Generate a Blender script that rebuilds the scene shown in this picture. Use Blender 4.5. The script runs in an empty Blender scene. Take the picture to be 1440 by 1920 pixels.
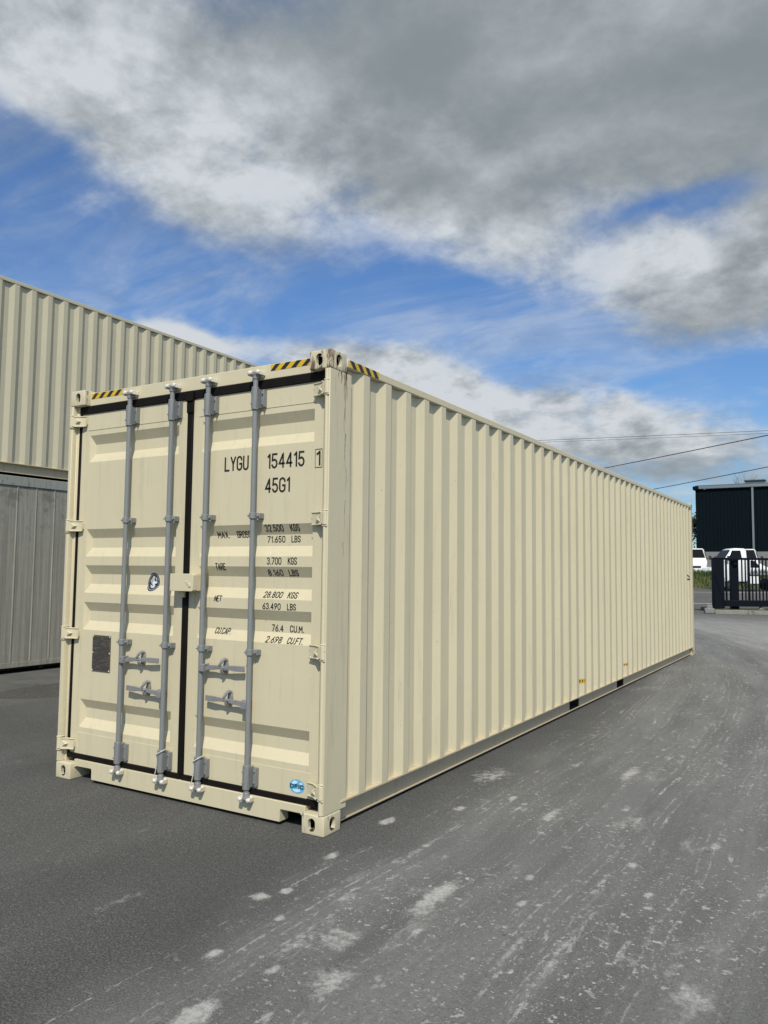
import bpy, math, random
from mathutils import Vector, Matrix, noise
S = bpy.context.scene
COL = S.collection
random.seed(7)
PI = math.pi

# ------------------------------------------------------------------ camera, sun, sky, exposure
cam = bpy.data.objects.new('camera', bpy.data.cameras.new('camera'))
COL.objects.link(cam)
S.camera = cam
cR = Vector((0.85563215, 0.51747996, 0.01039837))
cU = Vector((0.02994715, -0.06955296, 0.99712865))
cF = Vector((-0.51671733, 0.85286393, 0.0750088))
cam.matrix_world = Matrix(((cR.x, cU.x, -cF.x, 2.68667), (cR.y, cU.y, -cF.y, -3.79423), (cR.z, cU.z, -cF.z, 1.55108), (0, 0, 0, 1)))
cam.data.sensor_fit = 'VERTICAL'
cam.data.sensor_height = 36
cam.data.lens = 1458.42 / 1920 * 36
cam.data.clip_start = 0.05
cam.data.clip_end = 4000

SUN = Vector((0.60, -1.0, 1.27)).normalized()
sl = bpy.data.lights.new('sun', 'SUN')
sl.energy = 4.15
sl.angle = math.radians(0.6)
sl.color = (1.0, 0.94, 0.82)
so = bpy.data.objects.new('sun', sl)
COL.objects.link(so)
so.rotation_euler = SUN.to_track_quat('Z', 'Y').to_euler()
so.location = (20, -40, 60)

S.view_settings.view_transform = 'Standard'
S.view_settings.look = 'None'
S.view_settings.exposure = 0
S.view_settings.gamma = 1


class NT:
    """small helper to write node trees"""
    def __init__(self, tree):
        self.t = tree
        self.n = tree.nodes
        self.l = tree.links

    def node(self, typ, **kw):
        nd = self.n.new(typ)
        for k, v in kw.items():
            setattr(nd, k, v)
        return nd

    def put(self, sock, v):
        if isinstance(v, bpy.types.NodeSocket):
            self.l.new(v, sock)
        elif isinstance(v, (tuple, list)) and len(v) == 3 and sock.type == 'RGBA':
            sock.default_value = (*v, 1)
        else:
            sock.default_value = v

    def m(self, op, a, b=0.0, c=0.0, clamp=False):
        nd = self.node('ShaderNodeMath', operation=op, use_clamp=clamp)
        self.put(nd.inputs[0], a)
        self.put(nd.inputs[1], b)
        self.put(nd.inputs[2], c)
        return nd.outputs[0]

    def vm(self, op, a, b=(0, 0, 0), sc=1.0):
        nd = self.node('ShaderNodeVectorMath', operation=op)
        self.put(nd.inputs[0], a)
        self.put(nd.inputs[1], b)
        if op == 'SCALE':
            self.put(nd.inputs['Scale'], sc)
        return nd.outputs[1] if op in ('DOT_PRODUCT', 'LENGTH', 'DISTANCE') else nd.outputs[0]

    def step(self, x, a, b, lo=0.0, hi=1.0):
        nd = self.node('ShaderNodeMapRange', interpolation_type='SMOOTHSTEP')
        self.put(nd.inputs[0], x)
        for i, v in enumerate((a, b, lo, hi)):
            self.put(nd.inputs[i + 1], v)
        return nd.outputs[0]

    def mix(self, f, a, b):
        nd = self.node('ShaderNodeMix', data_type='RGBA')
        self.put(nd.inputs[0], f)
        self.put(nd.inputs[6], a)
        self.put(nd.inputs[7], b)
        return nd.outputs[2]

    def noise(self, vec, scale, detail=3.0, rough=0.5, dist=0.0, col=False):
        nd = self.node('ShaderNodeTexNoise')
        self.put(nd.inputs['Vector'], vec)
        nd.inputs['Scale'].default_value = scale
        nd.inputs['Detail'].default_value = detail
        nd.inputs['Roughness'].default_value = rough
        nd.inputs['Distortion'].default_value = dist
        return nd.outputs[1] if col else nd.outputs[0]

    def comb(self, x, y, z):
        nd = self.node('ShaderNodeCombineXYZ')
        for i, v in enumerate((x, y, z)):
            self.put(nd.inputs[i], v)
        return nd.outputs[0]

    def sep(self, v):
        nd = self.node('ShaderNodeSeparateXYZ')
        self.put(nd.inputs[0], v)
        return nd.outputs


# ---- the sky: physical sky with procedural cloud banks laid out by azimuth and elevation
W = bpy.data.worlds.new('World')
S.world = W
W.use_nodes = True
W.node_tree.nodes.clear()
N = NT(W.node_tree)
STR = 0.1
sky = N.node('ShaderNodeTexSky', sky_type='NISHITA', sun_disc=False)
sky.sun_elevation = math.asin(SUN.z)
sky.sun_rotation = math.atan2(SUN.x, SUN.y)
sky.air_density = 1.0
sky.dust_density = 0.6
sky.ozone_density = 2.0
D = N.vm('NORMALIZE', N.node('ShaderNodeTexCoord').outputs['Generated'])
dx, dy, dz = N.sep(D)
el = N.m('MULTIPLY', N.m('ARCSINE', dz), 180 / PI)
az = N.m('MULTIPLY', N.m('ARCTAN2', dx, dy), 180 / PI)
zz = N.m('ADD', N.m('MAXIMUM', dz, 0.0), 0.34)
P = N.comb(N.m('DIVIDE', dx, zz), N.m('DIVIDE', dy, zz), N.m('MULTIPLY', dz, 0.9))
wn = N.vm('SUBTRACT', N.noise(P, 2.6, 4, 0.55, col=True), (0.5, 0.5, 0.5))
wx, wy, _ = N.sep(wn)
azw = N.m('ADD', az, N.m('MULTIPLY', wx, 15.0))
elw = N.m('ADD', el, N.m('MULTIPLY', wy, 7.0))


def blob(a, e, ra, re, amp, tilt=0.0):
    c, s = math.cos(math.radians(tilt)), math.sin(math.radians(tilt))
    da = N.m('SUBTRACT', azw, a)
    de = N.m('SUBTRACT', elw, e)
    u = N.m('ADD', N.m('MULTIPLY', da, c / ra), N.m('MULTIPLY', de, s / ra))
    v = N.m('ADD', N.m('MULTIPLY', da, -s / re), N.m('MULTIPLY', de, c / re))
    q = N.m('ADD', N.m('MULTIPLY', u, u), N.m('MULTIPLY', v, v))
    return N.m('MULTIPLY', N.m('POWER', 2.718, N.m('MULTIPLY', q, -1.0)), amp)


def total(lst):
    o = lst[0]
    for b in lst[1:]:
        o = N.m('ADD', o, b)
    return o


#           azimuth elev  half-widths  weight tilt
BIG = [(-16, 36, 32, 8.0, 1.1, -3), (-7, 29.5, 17, 6.5, .8, -8), (-36, 29.5, 16, 4.6, .42, -20), (-53, 33.5, 9, 3.0, .85, -4), (-50, 29.8, 8, 2.2, .50, -20),
       (-28, 24.6, 11, 2.4, .48, -10), (-43, 24.6, 9, 2.2, .45, -16), (-6, 18.6, 10, 3.2, .85, 2), (-12, 20.6, 6, 2.4, .40, 0), (-24, 21.8, 5, 1.4, .30, 0),
       (-33, 14.8, 12, 1.7, .75, -8), (-46, 16.2, 4.6, 1.5, 1.0, -18), (-24, 12, 11, 2.3, .85, -14), (-14, 9.6, 8, 1.7, .72, -10), (-4, 6.2, 5, 1.8, .5, 0), (-12, 6.6, 5, 1.4, .45, 0),
       (20, 22, 20, 9, .8, 0), (60, 25, 26, 10, .7, 0), (120, 28, 30, 14, .6, 0), (-120, 25, 30, 13, .8, 0), (-85, 13, 14, 5, .5, 0), (180, 20, 34, 12, .7, 0),
       (-58, 26.0, 4.5, 2.0, -.5, -4), (-58, 31.5, 9, 3.0, .75, -4), (-51, 29.5, 9, 3.0, .38, -16), (-46, 23.6, 10, 2.4, .42, -16), (-55, 22.8, 6, 1.2, .25, 0), (-27, 29.5, 9, 4.0, .55, -10), (-24, 25.8, 6, 2.0, .4, -10), (-37, 32, 7, 3, .3, 0), (-40, 19.6, 17, 2.3, -.70, -4), (-21, 17.6, 8, 2.2, -.45, -6), (-11, 13.2, 12, 1.4, -.45, -4), (-10.5, 24.4, 4.5, .8, -.62, 0)]
mask = N.m('ADD', total([blob(*b) for b in BIG]), N.step(el, 37.0, 52.0, 0.0, 0.95))  # last term: unseen cloud cover overhead, added for a neutral fill light
nz1 = N.noise(P, 3.6, 10, 0.63, 0.12)
nz2 = N.noise(P, 10.0, 8, 0.58, 0.15)
fine = N.m('ADD', N.m('MULTIPLY', N.m('SUBTRACT', nz1, 0.5), 1.7), N.m('MULTIPLY', N.m('SUBTRACT', nz2, 0.5), 0.7))
dens0 = N.m('ADD', mask, fine)
dens = N.step(dens0, 0.02, 0.95)
veil = N.m('MULTIPLY', N.step(N.noise(N.vm('MULTIPLY', P, (1.0, 2.4, 1.0)), 1.9, 8, 0.62, 0.8), 0.36, 0.76), 0.46)
cover = N.m('SUBTRACT', 1.0, N.m('MULTIPLY', N.m('SUBTRACT', 1.0, dens), N.m('SUBTRACT', 1.0, veil)))
# cloud shade: thick cores grey, thin rims white, billows lit on the side towards the sun
thick = total([blob(*b) for b in [(-34, 36.5, 11, 3.8, 1.0, -6), (-22, 34, 8, 4, .45, 0), (-7, 29.5, 14, 4.4, 1.1, -8), (-6, 36, 14, 4, .55, 0), (-27, 27.8, 8, 2.2, .55, -12),
                                  (-6, 17.2, 10, 1.5, .40, 2), (-3, 23.6, 5, 2.0, .35, 0), (-20, 9.2, 10, 1.3, .35, -14), (-45, 16.6, 8, 2.2, -.45, -14), (-26, 13.2, 9, 1.8, -.32, -14), (-50, 31, 9, 3.5, -.12, -20), (-3, 5.5, 5, 2, .5, 0), (-12, 6.2, 5, 1, .3, 0)]])
Ps = N.vm('ADD', P, (0.035, -0.06, 0.06))
relief = N.m('ADD', N.m('MULTIPLY', N.m('SUBTRACT', nz1, N.noise(Ps, 3.6, 10, 0.63, 0.12)), 2.7), N.m('MULTIPLY', N.m('SUBTRACT', nz2, N.noise(Ps, 10.0, 8, 0.58, 0.15)), 0.75))
core = N.m('SUBTRACT', 1.0, N.m('POWER', 2.718, N.m('MULTIPLY', thick, -1.5)))
relief = N.m('MULTIPLY', relief, N.m('SUBTRACT', 1.0, N.m('MULTIPLY', core, 0.72)))
soft = N.m('SUBTRACT', N.noise(P, 2.0, 6, 0.55, 0.3), 0.5)
shade = N.m('ADD', N.m('MULTIPLY', core, 0.80), 0.32)
shade = N.m('SUBTRACT', shade, N.m('ADD', relief, N.m('MULTIPLY', soft, 0.75)))
shade = N.m('MAXIMUM', N.m('MINIMUM', shade, 1.25), 0.0)
ccol = N.mix(N.step(shade, -0.45, 1.15), tuple(v / STR for v in (.72, .76, .80)), tuple(v / STR for v in (.240, .278, .300)))
lp = N.step(el, 0.0, 22.0)
blue = N.mix(lp, (0.72, 0.95, 1.14), (0.72, 0.99, 1.30))
skyc = N.node('ShaderNodeMix', data_type='RGBA', blend_type='MULTIPLY')
skyc.inputs[0].default_value = 1
N.put(skyc.inputs[6], sky.outputs[0])
N.put(skyc.inputs[7], blue)
fin = N.mix(cover, skyc.outputs[2], ccol)
bg = N.node('ShaderNodeBackground')
N.put(bg.inputs[0], fin)
bg.inputs[1].default_value = STR
wo = N.node('ShaderNodeOutputWorld')
N.l.new(bg.outputs[0], wo.inputs[0])
W.cycles.sampling_method = 'MANUAL'
W.cycles.sample_map_resolution = 512


# ------------------------------------------------------------------ mesh helpers
class MB:
    def __init__(self):
        self.v = []
        self.f = []
        self.mi = []
        self.cur = 0

    def add(self, vs, fs):
        o = len(self.v)
        self.v += [tuple(p) for p in vs]
        for f in fs:
            self.f.append(tuple(i + o for i in f))
            self.mi.append(self.cur)
        return self

    def box(self, x0, x1, y0, y1, z0, z1):
        v = [(x0, y0, z0), (x1, y0, z0), (x1, y1, z0), (x0, y1, z0), (x0, y0, z1), (x1, y0, z1), (x1, y1, z1), (x0, y1, z1)]
        return self.add(v, [(0, 3, 2, 1), (4, 5, 6, 7), (0, 1, 5, 4), (1, 2, 6, 5), (2, 3, 7, 6), (3, 0, 4, 7)])

    def cyl(self, p0, p1, r0, r1=None, n=14, cap=True):
        r1 = r0 if r1 is None else r1
        p0, p1 = Vector(p0), Vector(p1)
        d = (p1 - p0).normalized()
        a = d.orthogonal().normalized()
        b = d.cross(a)
        vs = []
        for p, r in ((p0, r0), (p1, r1)):
            for i in range(n):
                t = 2 * PI * i / n
                vs.append(p + a * (r * math.cos(t)) + b * (r * math.sin(t)))
        fs = [(i, (i + 1) % n, n + (i + 1) % n, n + i) for i in range(n)]
        if cap:
            fs += [tuple(reversed(range(n))), tuple(range(n, 2 * n))]
        return self.add(vs, fs)

    def tube(self, pts, r, n=8):
        pts = [Vector(p) for p in pts]
        rr = r if isinstance(r, (list, tuple)) else [r] * len(pts)
        vs, fs = [], []
        a = None
        for i, p in enumerate(pts):
            d = (pts[min(i + 1, len(pts) - 1)] - pts[max(i - 1, 0)]).normalized()
            a = d.orthogonal().normalized() if a is None else (a - d * a.dot(d)).normalized()
            b = d.cross(a)
            for k in range(n):
                t = 2 * PI * k / n
                vs.append(p + a * (rr[i] * math.cos(t)) + b * (rr[i] * math.sin(t)))
        for i in range(len(pts) - 1):
            for k in range(n):
                fs.append((i * n + k, i * n + (k + 1) % n, (i + 1) * n + (k + 1) % n, (i + 1) * n + k))
        fs += [tuple(reversed(range(n))), tuple(range((len(pts) - 1) * n, len(pts) * n))]
        return self.add(vs, fs)

    def prism(self, poly, axis, a0, a1):
        """polygon of 2-D points extruded along axis ('x': (y,z), 'y': (x,z), 'z': (x,y))"""
        def mk(p, a):
            return {'x': (a, p[0], p[1]), 'y': (p[0], a, p[1]), 'z': (p[0], p[1], a)}[axis]
        n = len(poly)
        vs = [mk(p, a0) for p in poly] + [mk(p, a1) for p in poly]
        return self.add(vs, [tuple(range(n)), tuple(reversed(range(n, 2 * n)))] + [(i, n + i, n + (i + 1) % n, (i + 1) % n) for i in range(n)])

    def ico(self, c, r, sc=(1, 1, 1), n=8):
        vs, fs = [], []
        m = n // 2
        for j in range(m + 1):
            ph = PI * j / m
            for i in range(n):
                th = 2 * PI * i / n
                vs.append((c[0] + r * sc[0] * math.sin(ph) * math.cos(th), c[1] + r * sc[1] * math.sin(ph) * math.sin(th), c[2] + r * sc[2] * math.cos(ph)))
        for j in range(m):
            for i in range(n):
                fs.append((j * n + i, (j + 1) * n + i, (j + 1) * n + (i + 1) % n, j * n + (i + 1) % n))
        return self.add(vs, fs)

    def xf(self, M, start=0):
        for i in range(start, len(self.v)):
            self.v[i] = tuple(M @ Vector(self.v[i]))
        return self

    def mesh(self, name, mats, smooth=35):
        me = bpy.data.meshes.new(name)
        me.from_pydata(self.v, [], self.f)
        me.update()
        import bmesh
        bm = bmesh.new()
        bm.from_mesh(me)
        bmesh.ops.recalc_face_normals(bm, faces=bm.faces)
        bm.to_mesh(me)
        bm.free()
        for m in (mats if isinstance(mats, (list, tuple)) else [mats]):
            me.materials.append(m)
        if self.cur:
            me.polygons.foreach_set('material_index', self.mi)
        if smooth:
            me.polygons.foreach_set('use_smooth', [True] * len(me.polygons))
            me.set_sharp_from_angle(angle=math.radians(smooth))
        return me


def part(name, mb, mat, parent, bevel=0.0, smooth=35, label=None):
    me = mb if isinstance(mb, bpy.types.Mesh) else mb.mesh(name, mat, smooth)
    o = bpy.data.objects.new(name, me)
    COL.objects.link(o)
    o.parent = parent
    if bevel:
        b = o.modifiers.new('bevel', 'BEVEL')
        b.width = bevel
        b.segments = 2
        b.limit_method = 'ANGLE'
        b.angle_limit = math.radians(40)
    if label:
        o['label'] = label
    return o


def tag(o, label, cat, group=None, kind=None):
    if label:
        o['label'] = label
    if cat:
        o['category'] = cat
    if group:
        o['group'] = group
    if kind:
        o['kind'] = kind
    return o


def thing(name, label, cat, loc=(0, 0, 0), rz=0.0, group=None):
    o = bpy.data.objects.new(name, None)
    COL.objects.link(o)
    o.location = loc
    o.rotation_euler = (0, 0, rz)
    o.empty_display_size = 0.2
    return tag(o, label, cat, group)


def struct(name, mb, mat, smooth=0, kind='structure'):
    return tag(part(name, mb, mat, None, smooth=smooth), None, None, kind=kind)


def copy_tree(o, parent=None):
    c = o.copy()
    COL.objects.link(c)
    if parent:
        c.parent = parent
    for ch in o.children:
        copy_tree(ch, c)
    return c


# ------------------------------------------------------------------ materials
def new_mat(name):
    m = bpy.data.materials.new(name)
    m.use_nodes = True
    t = NT(m.node_tree)
    return m, t, m.node_tree.nodes['Principled BSDF']


def bump(t, b, h, strength, dist=0.01):
    nd = t.node('ShaderNodeBump')
    nd.inputs['Strength'].default_value = strength
    nd.inputs['Distance'].default_value = dist
    t.put(nd.inputs['Height'], h)
    t.l.new(nd.outputs[0], b.inputs['Normal'])


def simple(name, col, rough=0.5, metal=0.0, var=0.06, scale=8.0, bmp=0.0, spec=0.5):
    m, t, b = new_mat(name)
    co = t.node('ShaderNodeTexCoord').outputs['Object']
    n = t.noise(co, scale, 5, 0.6)
    lo = tuple(c * (1 - var * 2) for c in col)
    hi = tuple(min(1, c * (1 + var * 2)) for c in col)
    t.put(b.inputs['Base Color'], t.mix(n, lo, hi))
    t.put(b.inputs['Roughness'], t.step(t.noise(co, scale * 3, 3), 0.2, 0.8, max(0.02, rough - .08), min(1, rough + .08)))
    b.inputs['Metallic'].default_value = metal
    b.inputs['Specular IOR Level'].default_value = spec
    if bmp:
        bump(t, b, t.noise(co, scale * 6, 4), bmp, 0.004)
    return m


def paint(name, col, rust=0.0, rustcol=(.09, .035, .016), grime=0.36, rough=0.42, streak=(.36, .33, .25)):
    """weathered container paint: faint panel tint, vertical run-off streaks, scuffs, rust"""
    m, t, b = new_mat(name)
    co = t.node('ShaderNodeTexCoord').outputs['Object']
    x, y, z = t.sep(co)
    big = t.noise(co, 0.9, 4, 0.55)
    c = t.mix(big, tuple(v * 0.93 for v in col), tuple(min(1, v * 1.06) for v in col))
    st = t.noise(t.vm('MULTIPLY', co, (9, 9, 0.55)), 2.2, 6, 0.65)
    c = t.mix(t.m('MULTIPLY', t.step(st, 0.52, 0.80), grime), c, streak)
    sc = t.noise(t.vm('MULTIPLY', co, (1, 1, 1.7)), 16, 6, 0.7)
    c = t.mix(t.m('MULTIPLY', t.step(sc, 0.64, 0.76), min(1, grime * 1.3)), c, tuple(v * .55 for v in col))
    fl = t.noise(t.vm('MULTIPLY', co, (26, 26, 1.3)), 2.4, 5, 0.6)
    c = t.mix(t.m('MULTIPLY', t.m('MULTIPLY', t.step(fl, 0.60, 0.74), t.step(big, .40, .62)), min(1, grime * 1.1)), c, tuple(v * .62 for v in streak))
    chip = t.noise(co, 34, 4, 0.6)
    c = t.mix(t.m('MULTIPLY', t.step(chip, 0.715, 0.735), min(1, grime * 1.8)), c, (.13, .105, .075))
    # splash of road dust and pale scuffs in uneven patches
    sp = t.noise(co, 5.5, 8, 0.72)
    c = t.mix(t.m('MULTIPLY', t.step(sp, 0.60, 0.74), grime * 0.7), c, (.70, .66, .53))
    if rust:
        r1 = t.noise(t.vm('MULTIPLY', co, (6, 6, 1.6)), 3.0, 8, 0.72, 0.3)
        r = t.step(r1, 0.66 - rust * 0.2, 0.72 - rust * 0.16)
        c = t.mix(t.m('MULTIPLY', r, 0.9), c, rustcol)
    t.put(b.inputs['Base Color'], c)
    t.put(b.inputs['Roughness'], t.step(sc, 0.2, 0.8, rough - .06, rough + .16))
    b.inputs['Specular IOR Level'].default_value = 0.4
    h = t.m('ADD', t.m('MULTIPLY', t.noise(co, 2.6, 3, 0.5), 1.0), t.m('MULTIPLY', t.noise(co, 70, 3), 0.03))
    bump(t, b, h, 0.22, 0.02)
    return m


CREAM = (0.590, 0.533, 0.372)
M_CREAM = paint('cream_paint', CREAM)
M_POST = paint('cream_post_paint', CREAM, grime=.55)
M_RUSTY = paint('rusting_cream_paint', CREAM, rust=.88, grime=.7, rustcol=(.115, .060, .034))
M_CAST = paint('cream_casting_paint', CREAM, rust=0.32, grime=.6, rustcol=(.14, .12, .08))
M_RAIL = paint('shade_toned_rail_paint', (.55, .465, .322), grime=.45, rough=.6, streak=(.20, .17, .12))  # browner, darker cream: the shaded look of the recessed rail put into its colour
M_CREAM2 = paint('stacked_cream_paint', (0.47, 0.44, 0.325), grime=.35)


def old_grey():
    m, t, b = new_mat('weathered_grey_panel')
    co = t.node('ShaderNodeTexCoord').outputs['Object']
    x, y, z = t.sep(co)
    v1 = t.noise(t.vm('MULTIPLY', co, (11, 11, .28)), 2.2, 7, .68)
    v2 = t.noise(t.vm('MULTIPLY', co, (30, 30, .9)), 2.0, 5, .65)
    c = t.mix(t.step(v1, .30, .70), (.205, .200, .170), (.310, .303, .265))
    c = t.mix(t.m('MULTIPLY', t.step(v2, .50, .74), .45), c, (.130, .132, .105))
    moss = t.m('ADD', t.noise(co, 4.5, 7, .72), t.m('MULTIPLY', t.m('SUBTRACT', z, 2.2), .16))
    c = t.mix(t.m('MULTIPLY', t.step(moss, .52, .70), .6), c, (.105, .112, .085))
    c = t.mix(t.m('MULTIPLY', t.step(t.noise(co, 22, 6, .7), .62, .72), .5), c, (.40, .40, .37))
    t.put(b.inputs['Base Color'], c)
    b.inputs['Roughness'].default_value = .68
    b.inputs['Specular IOR Level'].default_value = .25
    bump(t, b, t.noise(co, 5, 4), .25, .02)
    return m


M_GREY = old_grey()
M_GREYRAIL = paint('mossy_grey_rail', (.26, .27, .25), rust=.45, rustcol=(.075, .08, .06), grime=1.0, rough=.7, streak=(.11, .12, .10))
M_CASTIN = simple('shade_dark_casting_interior', (.030, .020, .014), .9, 0, .3, 30)  # near-black brown: the shade inside the casting holes painted on
M_STEEL = simple('grey_bar_paint', (.205, .218, .222), 0.42, 0.05, 0.05, 14, 0.05)
M_STEELD = simple('worn_galvanised_steel', (.25, .25, .26), 0.42, 0.2, 0.12, 30, 0.1)
M_RUBBER = simple('black_rubber', (.007, .0058, .005), 0.7, 0, 0.2, 12, 0.1, 0.15)
M_BLACK = simple('black_lettering', (.012, .012, .012), 0.55, 0, 0.1, 30)
M_YELLOW = simple('yellow_tape', (.62, .40, .012), 0.4, 0, 0.06, 20)
M_TAPEBLK = simple('black_tape', (.014, .014, .015), 0.4, 0, 0.1, 20)
M_CAM = simple('chipped_white_cam_paint', (.62, .60, .52), 0.42, 0, 0.14, 60, 0.3)
M_WIRE = simple('white_seal_cord', (.62, .60, .55), 0.6)
M_PLATE = simple('aged_data_plate', (.105, .095, .08), 0.45, 0.3, 0.1, 40)
M_PLTXT = simple('plate_engraving', (.045, .036, .032), 0.55, 0.0, 0.1, 40)
M_WHITE = simple('white_sticker', (.72, .74, .76), 0.4, 0, 0.03)
M_SKYBL = simple('blue_sticker', (.13, .42, .68), 0.35, 0, 0.06, 24)
M_PALEBL = simple('pale_blue_sticker', (.55, .74, .85), 0.35, 0, 0.04, 24)
M_EGG = simple('black_sticker', (.018, .019, .025), 0.35, 0, 0.1)
M_EGGG = simple('silver_grey_sticker_print', (.30, .31, .34), 0.35, 0, 0.1)
M_DARK = simple('dark_steel_underframe', (.03, .028, .026), 0.7)
M_NAVY = simple('dark_navy_cladding', (.0028, .0072, .0105), 0.7, 0, 0.08, 1.2, 0, 0.06)
M_GATE = simple('blue_black_gate_paint', (.0035, .0055, .0105), 0.5, 0, 0.1, 4, 0, 0.12)
M_GUTTER = simple('pale_grey_gutter', (.16, .19, .21), 0.5, 0, 0.06, 3)
M_ROOF = simple('grey_blue_roofing', (.09, .115, .14), 0.5, 0, 0.06, 2)
M_CONC = simple('pale_concrete', (.20, .20, .195), 0.85, 0, 0.14, 6, 0.3)
M_KERB = simple('kerb_concrete', (.22, .215, .185), 0.9, 0, 0.2, 7, 0.3)
M_VAN = simple('white_car_paint', (.74, .76, .77), 0.22, 0, 0.01, 2)
M_GLASS = simple('dark_car_glass', (.008, .010, .012), 0.10, 0, 0.1, 2, 0, .12)
M_TRIM = simple('black_plastic_trim', (.018, .018, .019), 0.55)
M_TYRE = simple('tyre_rubber', (.02, .02, .02), 0.8)
M_RIM = simple('silver_rim', (.4, .41, .42), 0.35, 0.7)
M_LAMP = simple('clear_lamp_lens', (.55, .58, .6), 0.1)
M_CABLE = simple('black_cable', (.012, .013, .016), 0.5)
M_BARK = simple('grey_bark', (.085, .07, .058), 0.9, 0, 0.2, 20, 0.5)
M_LINE = simple('worn_white_road_paint', (.42, .42, .41), 0.8, 0, 0.2, 3)


def leaf_mat(name, a, b_, scale=1.2):
    m, t, b = new_mat(name)
    co = t.node('ShaderNodeTexCoord').outputs['Object']
    t.put(b.inputs['Base Color'], t.mix(t.step(t.noise(co, scale, 5, .7), .3, .7), a, b_))
    b.inputs['Roughness'].default_value = 0.6
    return m


M_LEAF = leaf_mat('olive_leaves', (.022, .040, .010), (.085, .085, .022))
M_GRASS = leaf_mat('bank_grass', (.020, .048, .005), (.060, .088, .013), .8)
M_SOIL = leaf_mat('grass_bank_soil', (.035, .050, .012), (.070, .075, .022), .9)


def asphalt():
    m, t, b = new_mat('dusty_asphalt')
    co = t.node('ShaderNodeTexCoord').outputs['Object']
    x, y, z = t.sep(co)
    # aggregate at several sizes, single pale chips
    g1 = t.noise(co, 110, 4, 0.72)
    g2 = t.noise(co, 34, 5, 0.75)
    vor = t.node('ShaderNodeTexVoronoi', feature='F1')
    t.put(vor.inputs['Vector'], co)
    vor.inputs['Scale'].default_value = 75
    base = t.mix(t.step(g1, .38, .62), (.039, .040, .0395), (.152, .154, .152))
    base = t.mix(t.m('MULTIPLY', t.step(g2, .42, .66), .55), base, (.058, .058, .055))
    chipn = t.node('ShaderNodeSeparateColor')
    t.put(chipn.inputs[0], vor.outputs['Color'])
    speck = t.m('MULTIPLY', t.step(chipn.outputs[0], .86, .95), t.step(vor.outputs['Distance'], .42, .25))
    base = t.mix(t.m('MULTIPLY', speck, .55), base, (.27, .265, .25))
    big = t.noise(co, .42, 5, .62)
    base = t.mix(t.m('MULTIPLY', t.step(big, .40, .68), .34), base, (.050, .050, .048))
    # tracked cement dust: lanes run along the container, bending left in the distance
    fb = t.m('MAXIMUM', t.m('SUBTRACT', y, 3.0), 0.0)
    bend = t.m('MULTIPLY', t.m('MULTIPLY', fb, fb), 0.0135)
    wob = t.m('MULTIPLY', t.m('SUBTRACT', t.noise(co, .5, 2), .5), .22)
    u = t.m('ADD', t.m('ADD', x, bend), wob)
    uv = t.comb(u, t.m('MULTIPLY', y, 0.11), 0.0)
    uv2 = t.comb(u, t.m('MULTIPLY', y, 0.32), 3.0)
    uv3 = t.comb(u, t.m('MULTIPLY', y, 0.55), 7.0)
    lane = t.step(t.m('ADD', u, t.m('MULTIPLY', t.m('SUBTRACT', t.noise(co, 1.1, 4), .5), .7)), .10, .75)
    left = t.step(t.noise(t.comb(t.m('ADD', u, 5.0), t.m('MULTIPLY', y, .25), 0), .9, 4, .6), .50, .70)
    lane = t.m('MAXIMUM', lane, t.m('MULTIPLY', left, .30))
    lane = t.m('MULTIPLY', lane, t.step(y, 31.0, 23.0, .12, 1.0))
    grain = t.step(g2, .30, .62, .45, 1.0)
    film = t.m('MULTIPLY', t.step(t.noise(uv, 2.6, 8, .70), .33, .66), lane)
    film = t.m('ADD', t.m('MULTIPLY', film, .46), t.m('MULTIPLY', lane, .27))
    base = t.mix(t.m('MULTIPLY', film, grain), base, (.226, .231, .230))
    band = t.m('MULTIPLY', t.m('MULTIPLY', t.step(u, 2.1, 2.7), t.step(y, 9.0, 17.0)), t.step(y, 27.0, 21.5))
    base = t.mix(t.m('MULTIPLY', band, t.step(t.noise(uv, 3.4, 6, .65), .30, .62, .15, .55)), base, (.33, .33, .315))
    pale = (.47, .465, .435)
    # broken lines pressed by tyre edges
    ln = t.noise(uv, 12, 5, .66)
    brk = t.step(t.noise(uv3, 10, 7, .76), .50, .60)
    lines = t.m('MULTIPLY', t.m('MULTIPLY', t.step(ln, .570, .64), brk), lane)
    base = t.mix(t.m('MULTIPLY', lines, .62), base, pale)
    # beaded tracks: dust squeezed out along tyre treads
    bead = t.step(t.noise(t.comb(t.m('MULTIPLY', u, 3.0), y, 9.0), 13, 6, .75), .47, .60)
    gaps = t.step(t.noise(t.comb(u, t.m('MULTIPLY', y, .45), 2.0), 3.0, 4, .6), .42, .56)
    un = t.m('ADD', u, t.m('MULTIPLY', t.m('SUBTRACT', t.noise(co, 22, 4, .7), .5), .035))
    trk = None
    for u0, w0 in ((.52, .010), (.575, .008), (.64, .012), (1.40, .009), (1.47, .012), (1.575, .008), (1.63, .013), (1.90, .010), (1.96, .008), (.98, .009), (1.03, .007), (2.25, .011), (2.31, .009), (1.20, .007), (.30, .008)):
        k = t.step(t.m('ABSOLUTE', t.m('SUBTRACT', un, u0)), w0, w0 * .35)
        trk = k if trk is None else t.m('MAXIMUM', trk, k)
    trk = t.m('MULTIPLY', t.m('MULTIPLY', trk, bead), gaps)
    base = t.mix(t.m('MULTIPLY', trk, .52), base, pale)
    # smeared cement
    sm = t.noise(uv2, 3.4, 9, .78)
    smear = t.m('MULTIPLY', t.m('MULTIPLY', t.step(sm, .555, .66), t.step(t.noise(co, 1.3, 5, .68), .43, .62)), lane)
    base = t.mix(t.m('MULTIPLY', t.m('MULTIPLY', smear, .46), grain), base, pale)
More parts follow.
